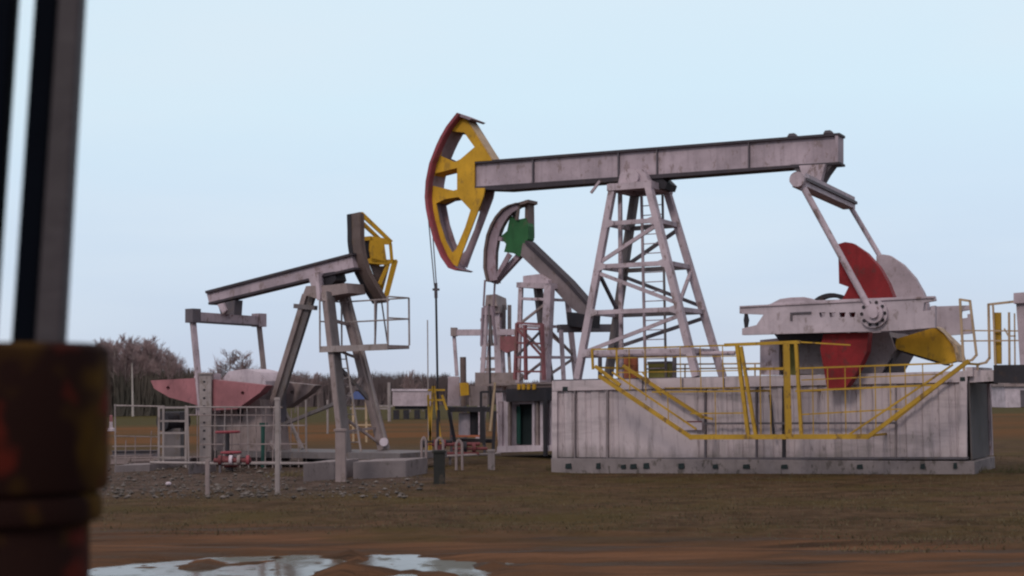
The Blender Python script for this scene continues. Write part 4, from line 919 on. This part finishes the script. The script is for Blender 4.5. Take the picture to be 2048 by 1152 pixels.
# ------------------------------------------------------------------ wellhead gear in the middle
wh = thing('wellhead', 'rusty red wellhead pipework at the foot of the polished rod', 'wellhead', G(877, 915))
p0 = B.P(876, 820, -.05); MB().tube((p0.x, p0.y, .35), p0, .055, n=12).build('stuffing_box', M['dark'], wh, smooth=True)
MB().tube((p0.x, p0.y, 0), (p0.x, p0.y, .5), .12, n=14).build('casing_head', M['rustred'], wh, smooth=True)
WD_ = p0.y
for y_, x1, x2, mt, r_ in ((889, 842, 960, 'rustred', .05), (884, 850, 905, 'dark', .05), (908, 822, 958, 'rustred', .045), (898, 905, 975, 'rustred', .04)):
    tube('branch_pipe', M[mt], wh, W(x1, y_, WD_), W(x2, y_ - 1, WD_), r_, 8)
for x, y_, r_ in ((848, 886, .12), (872, 890, .15), (888, 888, .12), (930, 893, .13), (948, 895, .12)): MB().tube(W(x, y_, WD_) - Vector((.05, 0, 0)), W(x, y_, WD_) + Vector((.05, 0, 0)), r_, n=14).build('flange', M['dark' if x in (848, 930) else 'rustred'], wh, smooth=True)
def upipe(x1, x2, y1, y2, D, lab, g):
    b_ = W(x1, y2, D); o = thing('pipe_hoop', lab, 'pipe', (b_.x, b_.y, 0), g)
    a0_, a1_ = W(x1, y1, D), W(x2, y1, D); pts = [Vector((a0_.x, a0_.y, 0)), a0_ - Vector((0, 0, .1)), a0_ + Vector((.06, 0, 0)), a1_ - Vector((.06, 0, 0)), a1_ - Vector((0, 0, .1)), Vector((a1_.x, a1_.y, 0))]
    MB().path(pts, .032, 8).build('hoop', M['leg2'], o, smooth=True)
upipe(843, 852, 874, 905, 37, 'leftmost of the three pale pipe hoops in front of the wellhead', 'pale pipe hoops')
upipe(872, 886, 876, 912, 36.6, 'middle pale pipe hoop, above the black stub post', 'pale pipe hoops')
upipe(912, 924, 880, 912, 36.6, 'rightmost of the three pale pipe hoops in front of the wellhead', 'pale pipe hoops')
tb = thing('work_stand', 'black topped steel stand with slanting dark legs beside the wellhead', 'stand', G(935, 905))
D = 41.0
MB().loft([W(890, 814, D), W(980, 814, D), W(978, 824, D), W(896, 824, D)], Vector((0, 1.2, 0))).build('top', M['dark'], tb)
for a_, b_ in (((898, 824), (914, 905)), ((990, 822), (986, 905)), ((965, 824), (968, 890))): bar('leg', M['dark'], tb, W(*a_, D), W(*b_, D), .09)
MB().tube(W(932, 872, D + .5), W(932, 826, D + .5), .2, n=16).build('cylinder', M['white'], tb, smooth=True); MB().tube(W(948, 872, D + .4), W(948, 822, D + .4), .12, n=16).build('cylinder', M['dark'], tb, smooth=True)
bar('shelf', M['orange'], tb, W(903, 872, D), W(960, 872, D), .05); bar('shelf', M['dark'], tb, W(915, 880, D + .6), W(985, 882, D + .6), .5, .1)
bar('frame_bar', M['dark'], tb, W(962, 783, D), W(962, 885, D), .07); bar('frame_bar', M['dark'], tb, W(962, 784, D), W(1012, 783, D), .06)
yt = thing('tripod', 'yellow steel tripod frame round the polished rod', 'frame', G(875, 905))
for a_, b_ in (((866, 772), (858, 905)), ((868, 772), (884, 905)), ((884, 790), (894, 820)), ((856, 790), (862, 900))): bar('leg', M['rail'], yt, W(*a_, 40), W(*b_, 40), .06)
for y_ in (780, 800): bar('cross_bar', M['rail'], yt, W(856, y_, 40), W(890, y_, 40), .05)
o = MB().bar(W(990, 765, 40), W(980, 862, 40), .10, .06).build('lever_arm', M['cream'], origin=G(980, 905)); tag(o, 'slanting cream and yellow lever arm beside the open doorway', 'lever')
lb = thing('switch_box', 'lilac grey switch box with a yellow cover behind the wellhead', 'box', G(915, 878))
MB().loft([W(896, 753, 46), W(918, 753, 46), W(920, 812, 46), W(895, 812, 46)], Vector((0, .7, 0))).build('body', M['palepink'], lb)
MB().loft([W(919, 766, 45.6), W(937, 765, 45.6), W(938, 790, 45.6), W(921, 792, 45.6)], Vector((0, .4, 0))).build('cover', M['yellow'], lb)
MB().loft([W(938, 772, 45.7), W(975, 772, 45.7), W(975, 812, 45.7), W(938, 812, 45.7)], Vector((0, .7, 0))).build('side_box', M['leg2'], lb)
for x in (902, 930, 968): a_ = W(x, 812, 46); bar('leg', M['darkgrey'], lb, (a_.x, a_.y, 0), a_, .08)
o = MB().tube((W(927, 790, 62).x, 62, 0), W(926, 714, 62), .13, n=14).build('flue_pipe', M['arc_brown'], origin=(W(927, 790, 62).x, 62, 0), smooth=True); tag(o, 'short dark brown flue pipe standing behind the yellow covered switch box', 'pipe')
o = MB().tube((W(856, 790, 50).x, 50, 0), W(855, 640, 50), .02, n=6).build('thin_mast', M['pipe'], origin=(W(856, 790, 50).x, 50, 0)); tag(o, 'very thin grey mast just left of the polished rod', 'mast')
# middle distance
tr = thing('site_cabin', 'pale pinkish site cabin on dark blocks in the far field', 'cabin', (W(822, 790, 120).x, 120, 0))
MB().loft([W(785, 780, 120), W(862, 780, 120), W(862, 812, 120), W(785, 812, 120)], Vector((0, 3, 0))).build('body', M['palepink'], tr)
MB().loft([W(783, 778, 119.9), W(864, 778, 119.9), W(864, 782, 119.9), W(783, 782, 119.9)], Vector((0, 3.3, 0))).build('roof', M['white'], tr)
for x in (792, 812, 834, 856): c = W(x, 824, 120); MB().box((c.x, 120.3, .35), (.45, .5, .75)).build('support', M['dark'], tr)
bar('chassis', M['dark'], tr, W(790, 815, 120.4), W(860, 815, 120.4), .3); bar('tow_bar', M['pipe'], tr, W(735, 812, 120), W(786, 812, 120), .15)
for i, (x, y1, y2, D, lab) in enumerate(((778, 765, 818, 110, 'white marker post left of the site trailer'), (655, 800, 860, 75, 'thin pale post behind the small pumpjack near its front leg'))):
    a_ = W(x, y1, D); o = MB().tube((a_.x, D, 0), a_, .12 if i == 0 else .05, n=8).build('marker_post', M['pipe'], origin=(a_.x, D, 0)); tag(o, lab, 'post', 'marker posts in the field')
sg = thing('sign_frame', 'small blue board on a pale yellow frame seen between the legs of the small pumpjack', 'sign', (W(720, 790, 60).x, 60, 0))
MB().loft([W(702, 782, 60), W(738, 784, 60), W(738, 799, 60), W(702, 798, 60)], Vector((0, .08, 0))).build('board', M['blue'], sg)
for x in (706, 732): a_ = W(x, 786, 60.1); bar('leg', M['cream'], sg, (a_.x, 60.1, 0), a_, .08)
bar('cross_bar', M['pipe'], sg, W(700, 817, 60.1), W(780, 817, 60.1), .07); bar('cross_bar', M['cream'], sg, W(700, 850, 60.1), W(742, 850, 60.1), .06)
# far sheds at the right edge
for i, (x1, x2, y1, y2, D, lab, mt) in enumerate(((1966, 2012, 771, 798, 150, 'small pinkish shed in the far field at the right edge', 'palepink'), (2010, 2085, 773, 797, 140, 'lilac grey long shed beyond the black platform', 'white'))):
    sh_ = thing('shed', lab, 'shed', (W((x1 + x2) / 2, 790, D).x, D, 0), 'far sheds')
    a_, b_ = W(x1, y1, D), W(x2, y1, D)
    MB().loft([Vector((a_.x, D, 0)), Vector((b_.x, D, 0)), b_, a_], Vector((0, 4, 0))).build('wall', M[mt], sh_)
    MB().loft([a_ + Vector((-.2, -.3, 0)), b_ + Vector((.2, -.3, 0)), b_ + Vector((.2, -.3, .25)), a_ + Vector((-.2, -.3, .25))], Vector((0, 4.5, 0))).build('roof', M['leg2'], sh_)
    MB().loft([Vector((lerp(a_, b_, .4).x, D - .03, 0)), Vector((lerp(a_, b_, .55).x, D - .03, 0)), Vector((lerp(a_, b_, .55).x, D - .03, 1.6)), Vector((lerp(a_, b_, .4).x, D - .03, 1.6))], Vector((0, .02, 0))).build('door', M['darkgrey'], sh_)

# ------------------------------------------------------------------ trees
def bare_tree(seed, H_, spread=1.0, n1=16, depth=4):
    r = random.Random(seed); tk = MB(); cr_ = MB(); P = Vector((0, 0, 0)); pts = [P]
    for i in range(7): P = P + Vector((r.uniform(-.12, .12), r.uniform(-.12, .12), H_ * .13)); pts.append(P)
    for i in range(7): tk.tube(pts[i], pts[i + 1], .16 * (1 - i / 8) * H_ / 9 + .02, .16 * (1 - (i + 1) / 8) * H_ / 9 + .02, n=6, cap=False)
    def grow(p, d, ln, rad, k):
        q = p + d * ln
        tgt = tk if k >= 3 else cr_
        if k >= 2: tgt.tube(p, q, rad, rad * .7, n=3, cap=False)
        else:
            s1 = d.orthogonal().normalized() * rad
            s1 *= 1.7; cr_.add([p - s1, p + s1, q], [(0, 1, 2)])
        if k == 0: return
        for j in range(5 if k > 1 else 6):
            f_ = r.uniform(.3, 1.0)
            nd = (d + Vector((r.gauss(0, .42), r.gauss(0, .42), r.gauss(.18, .32)))).normalized()
            grow(p + d * ln * f_, nd, ln * r.uniform(.5, .75), rad * .58, k - 1)
    for i in range(n1):
        f_ = .28 + .70 * i / n1; k = f_ * 7; b0 = lerp(pts[min(6, int(k))], pts[min(7, int(k) + 1)], k - int(k)); a = r.uniform(0, 6.28)
        d = Vector((math.cos(a) * spread, math.sin(a) * spread, r.uniform(.5, 1.3))).normalized()
        grow(b0, d, H_ * (.26 * (1.15 - f_) + .05) * r.uniform(.8, 1.2), .045 * H_ / 9, 3)
    return tk, cr_
protos = []
def new_tree(loc, sc, rz, proto, label, group, name='bare_tree', trunkm='trunk'):
    t_ = thing(name, label, 'tree', loc, group); t_.scale = (sc, sc, sc); t_.rotation_euler.z = rz
    for ch in proto:
        c = ch.copy(); COL.objects.link(c); c.parent = t_; 
    return t_
def make_proto(seed, H_, spread, n1=16):
    tk, c_ = bare_tree(seed, H_, spread, n1)
    rs = []
    for nm, mb_, mt in (('trunk', tk, 'trunk'), ('crown', c_, 'twig')):
        me = bpy.data.meshes.new(nm); me.from_pydata(mb_.v, [], mb_.f); me.materials.append(M[mt]); o = bpy.data.objects.new(nm, me); rs.append(o)
    return rs
protos = [make_proto(21 + i, 10, s_, n_) for i, (s_, n_) in enumerate(((.35, 16), (.6, 17), (.45, 15), (1.0, 20)))]
rg = random.Random(9)
tops = [(205, 684), (212, 690), (230, 684), (236, 694), (252, 682), (264, 690), (294, 684), (318, 698), (342, 714), (356, 730), (370, 744), (385, 748), (222, 690), (240, 684), (258, 680), (272, 678), (288, 684), (300, 690), (312, 692), (322, 704), (336, 708), (350, 716), (362, 738), (376, 742), (392, 748), (214, 700), (248, 700), (280, 702), (306, 712), (330, 726), (400, 748), (425, 744), (540, 750), (566, 746), (590, 750), (612, 747), (636, 751), (846, 752), (820, 749)]
words_ = ['tall', 'slender', 'wide crowned', 'leaning', 'dense', 'pale twigged', 'forked', 'ragged']
for i, (x, y_) in enumerate(tops):
    D = 185 + rg.uniform(-12, 18); z = W(x, y_ - 6, D).z; b_ = W(x, 790, D)
    new_tree((b_.x, D, 0), z / 10.0, rg.uniform(0, 6), protos[i % 4], 'bare leafless tree in the tight row behind the fence at far left' if x < 395 else 'low bare tree standing out against the dark far woodland', 'bare trees in the left treeline' if x < 395 else 'low trees before the woodland')
x, D = 470, 170; b_ = W(x, 790, D)
for i, (x, yt_, k) in enumerate(((462, 700, 3), (482, 698, 1), (496, 722, 3), (446, 718, 3))):
    D = 170 + i; b_ = W(x, 790, D); new_tree((b_.x, D, 0), W(x, yt_, D).z / 10.0, i * 1.3, protos[k], ['wide bare tree of the lone clump above the white motor hood', 'tallest bare tree of the lone clump above the white motor hood', 'low bare tree at the right of the lone clump', 'low bare tree at the left of the lone clump'][i], 'bare trees of the lone clump')
bt = thing('birch_tree', 'thin white birch stem in front of the dark undergrowth at far left', 'tree', (W(266, 790, 168).x, 168, 0))
MB().tube((W(266, 790, 168).x, 168, 0), W(264, 726, 168), .16, .07, n=6).build('trunk', M['birch'], bt)
_, c_ = bare_tree(77, 3.5, .5, 8); c_.v = [(v[0] + W(264, 740, 168).x, v[1] + 168, v[2] + W(264, 745, 168).z) for v in c_.v]; c_.build('crown', M['twig'], bt, fix=False)
# undergrowth and woodland as masses
def mass(name, mat, x1, x2, top, D0, D1, n, hs, seed):
    r = random.Random(seed); m_ = MB()
    for i in range(n):
        px = r.uniform(x1, x2); D = r.uniform(D0, D1); b_ = W(px, 790, D); H_ = max(.6, W(px, top(px), D).z) * r.uniform(.55, 1.05)
        wd = hs * r.uniform(.4, 1.2); k = r.randint(4, 7)
        for j in range(k):
            a = r.uniform(0, 6.28); dx, dy = math.cos(a) * wd * r.random(), math.sin(a) * wd * r.random(); hh = H_ * r.uniform(.5, 1)
            tx, ty = r.gauss(0, wd * .45), r.gauss(0, wd * .45); ww = hs * r.uniform(.10, .32)
            m_.add([(b_.x + dx - ww, D + dy, 0), (b_.x + dx + ww, D + dy, 0), (b_.x + dx + tx, D + dy + ty, hh)], [(0, 1, 2)])
    return tag(m_.build(name, mat, fix=False), kind='stuff')
def top_under(px): return 728 + max(0, px - 250) * .06 + 4 * math.sin(px * .13)
mass('undergrowth', M['brush'], -500, 400, top_under, 172, 182, 9000, .9, 31)
def top_wood(px):
    w_ = 9 * mn.noise(Vector((px * .018, 0, 1))) + 3 * mn.noise(Vector((px * .07, 3, 1)))
    base = 743 if px < 900 else 760
    return base + w_
mass('woodland', M['wood'], -900, 3100, top_wood, 300, 335, 42000, 1.3, 37)

# ------------------------------------------------------------------ blurred post close to the lens
m, t, b = nodes('foreground_grimy_paint')
base = mixc(t, (.014, .005, .004), (.060, .030, .004), rampf(t, noise(t, 5, 2), .46, .60))
base = mixc(t, base, (.075, .010, .006), rampf(t, noise(t, 6, 2, (1, 1, 1)), .50, .60, 0, .9))
t.links.new(base, b.inputs['Base Color']); b.inputs['Roughness'].default_value = .85; b.inputs['Specular IOR Level'].default_value = .08; M['grimy'] = m
M['rodblack'] = paint('black_rod_paint', (.002, .003, .006), rust=0, streak=0, rough=.9); M['rodblack'].node_tree.nodes['Principled BSDF'].inputs['Specular IOR Level'].default_value = .05
M['rodlit'] = paint('worn_lit_rod_paint', (.042, .033, .038), rust=.2, streak=.3, rough=.6)  # lighter tone stands for the lit right face of the pole
FDp = 3.0
c = W(28, 690, FDp); topz = c.z
fpz = thing('well_post', 'dark grimy post with a wide ringed collar, closest to the viewer at the left edge', 'post', (c.x, FDp, 0))
r1 = (W(212, 800, FDp).x - c.x); r2 = (W(200, 800, FDp).x - c.x); r3 = (W(176, 800, FDp).x - c.x)
z1 = W(28, 985, FDp).z; z2 = W(28, 1042, FDp).z
MB().lathe((c.x, FDp, 0), [(r1 - .006, z1 + .004), (r1, z1 + .014), (r1, topz - .012), (r1 - .012, topz)], 48).build('collar', M['grimy'], fpz, smooth=True)
MB().lathe((c.x, FDp, 0), [(r2 - .005, z2), (r2, z2 + .01), (r2, z1 - .012), (r2 - .008, z1 - .004), (r2 - .012, z1 + .006)], 48).build('ring', M['grimy'], fpz, smooth=True)
MB().lathe((c.x, FDp, 0), [(r3, 0), (r3, z2 + .004)], 48).build('casing', M['grimy'], fpz, smooth=True)
def rod(xb, xt, x2b, x2t, mt, D, nm):
    q = MB(); a_, b_, c_, d_ = W(xb, 692, D), W(x2b, 692, D), W(x2t, -140, D), W(xt, -140, D)
    q.loft([a_, b_, c_, d_], Vector((0, .05, 0))); return q.build(nm, M[mt], fpz, bevel=.006)
rod(20, 77, 68, 125, 'rodblack', 3.02, 'rod'); rod(67.5, 124.5, 120, 168, 'rodlit', 3.0, 'rod_lit_face')  # black and grey bars paint one pole's shaded and lit faces
rod(-70, -30, -22, 34, 'rodblack', 3.0, 'rod')
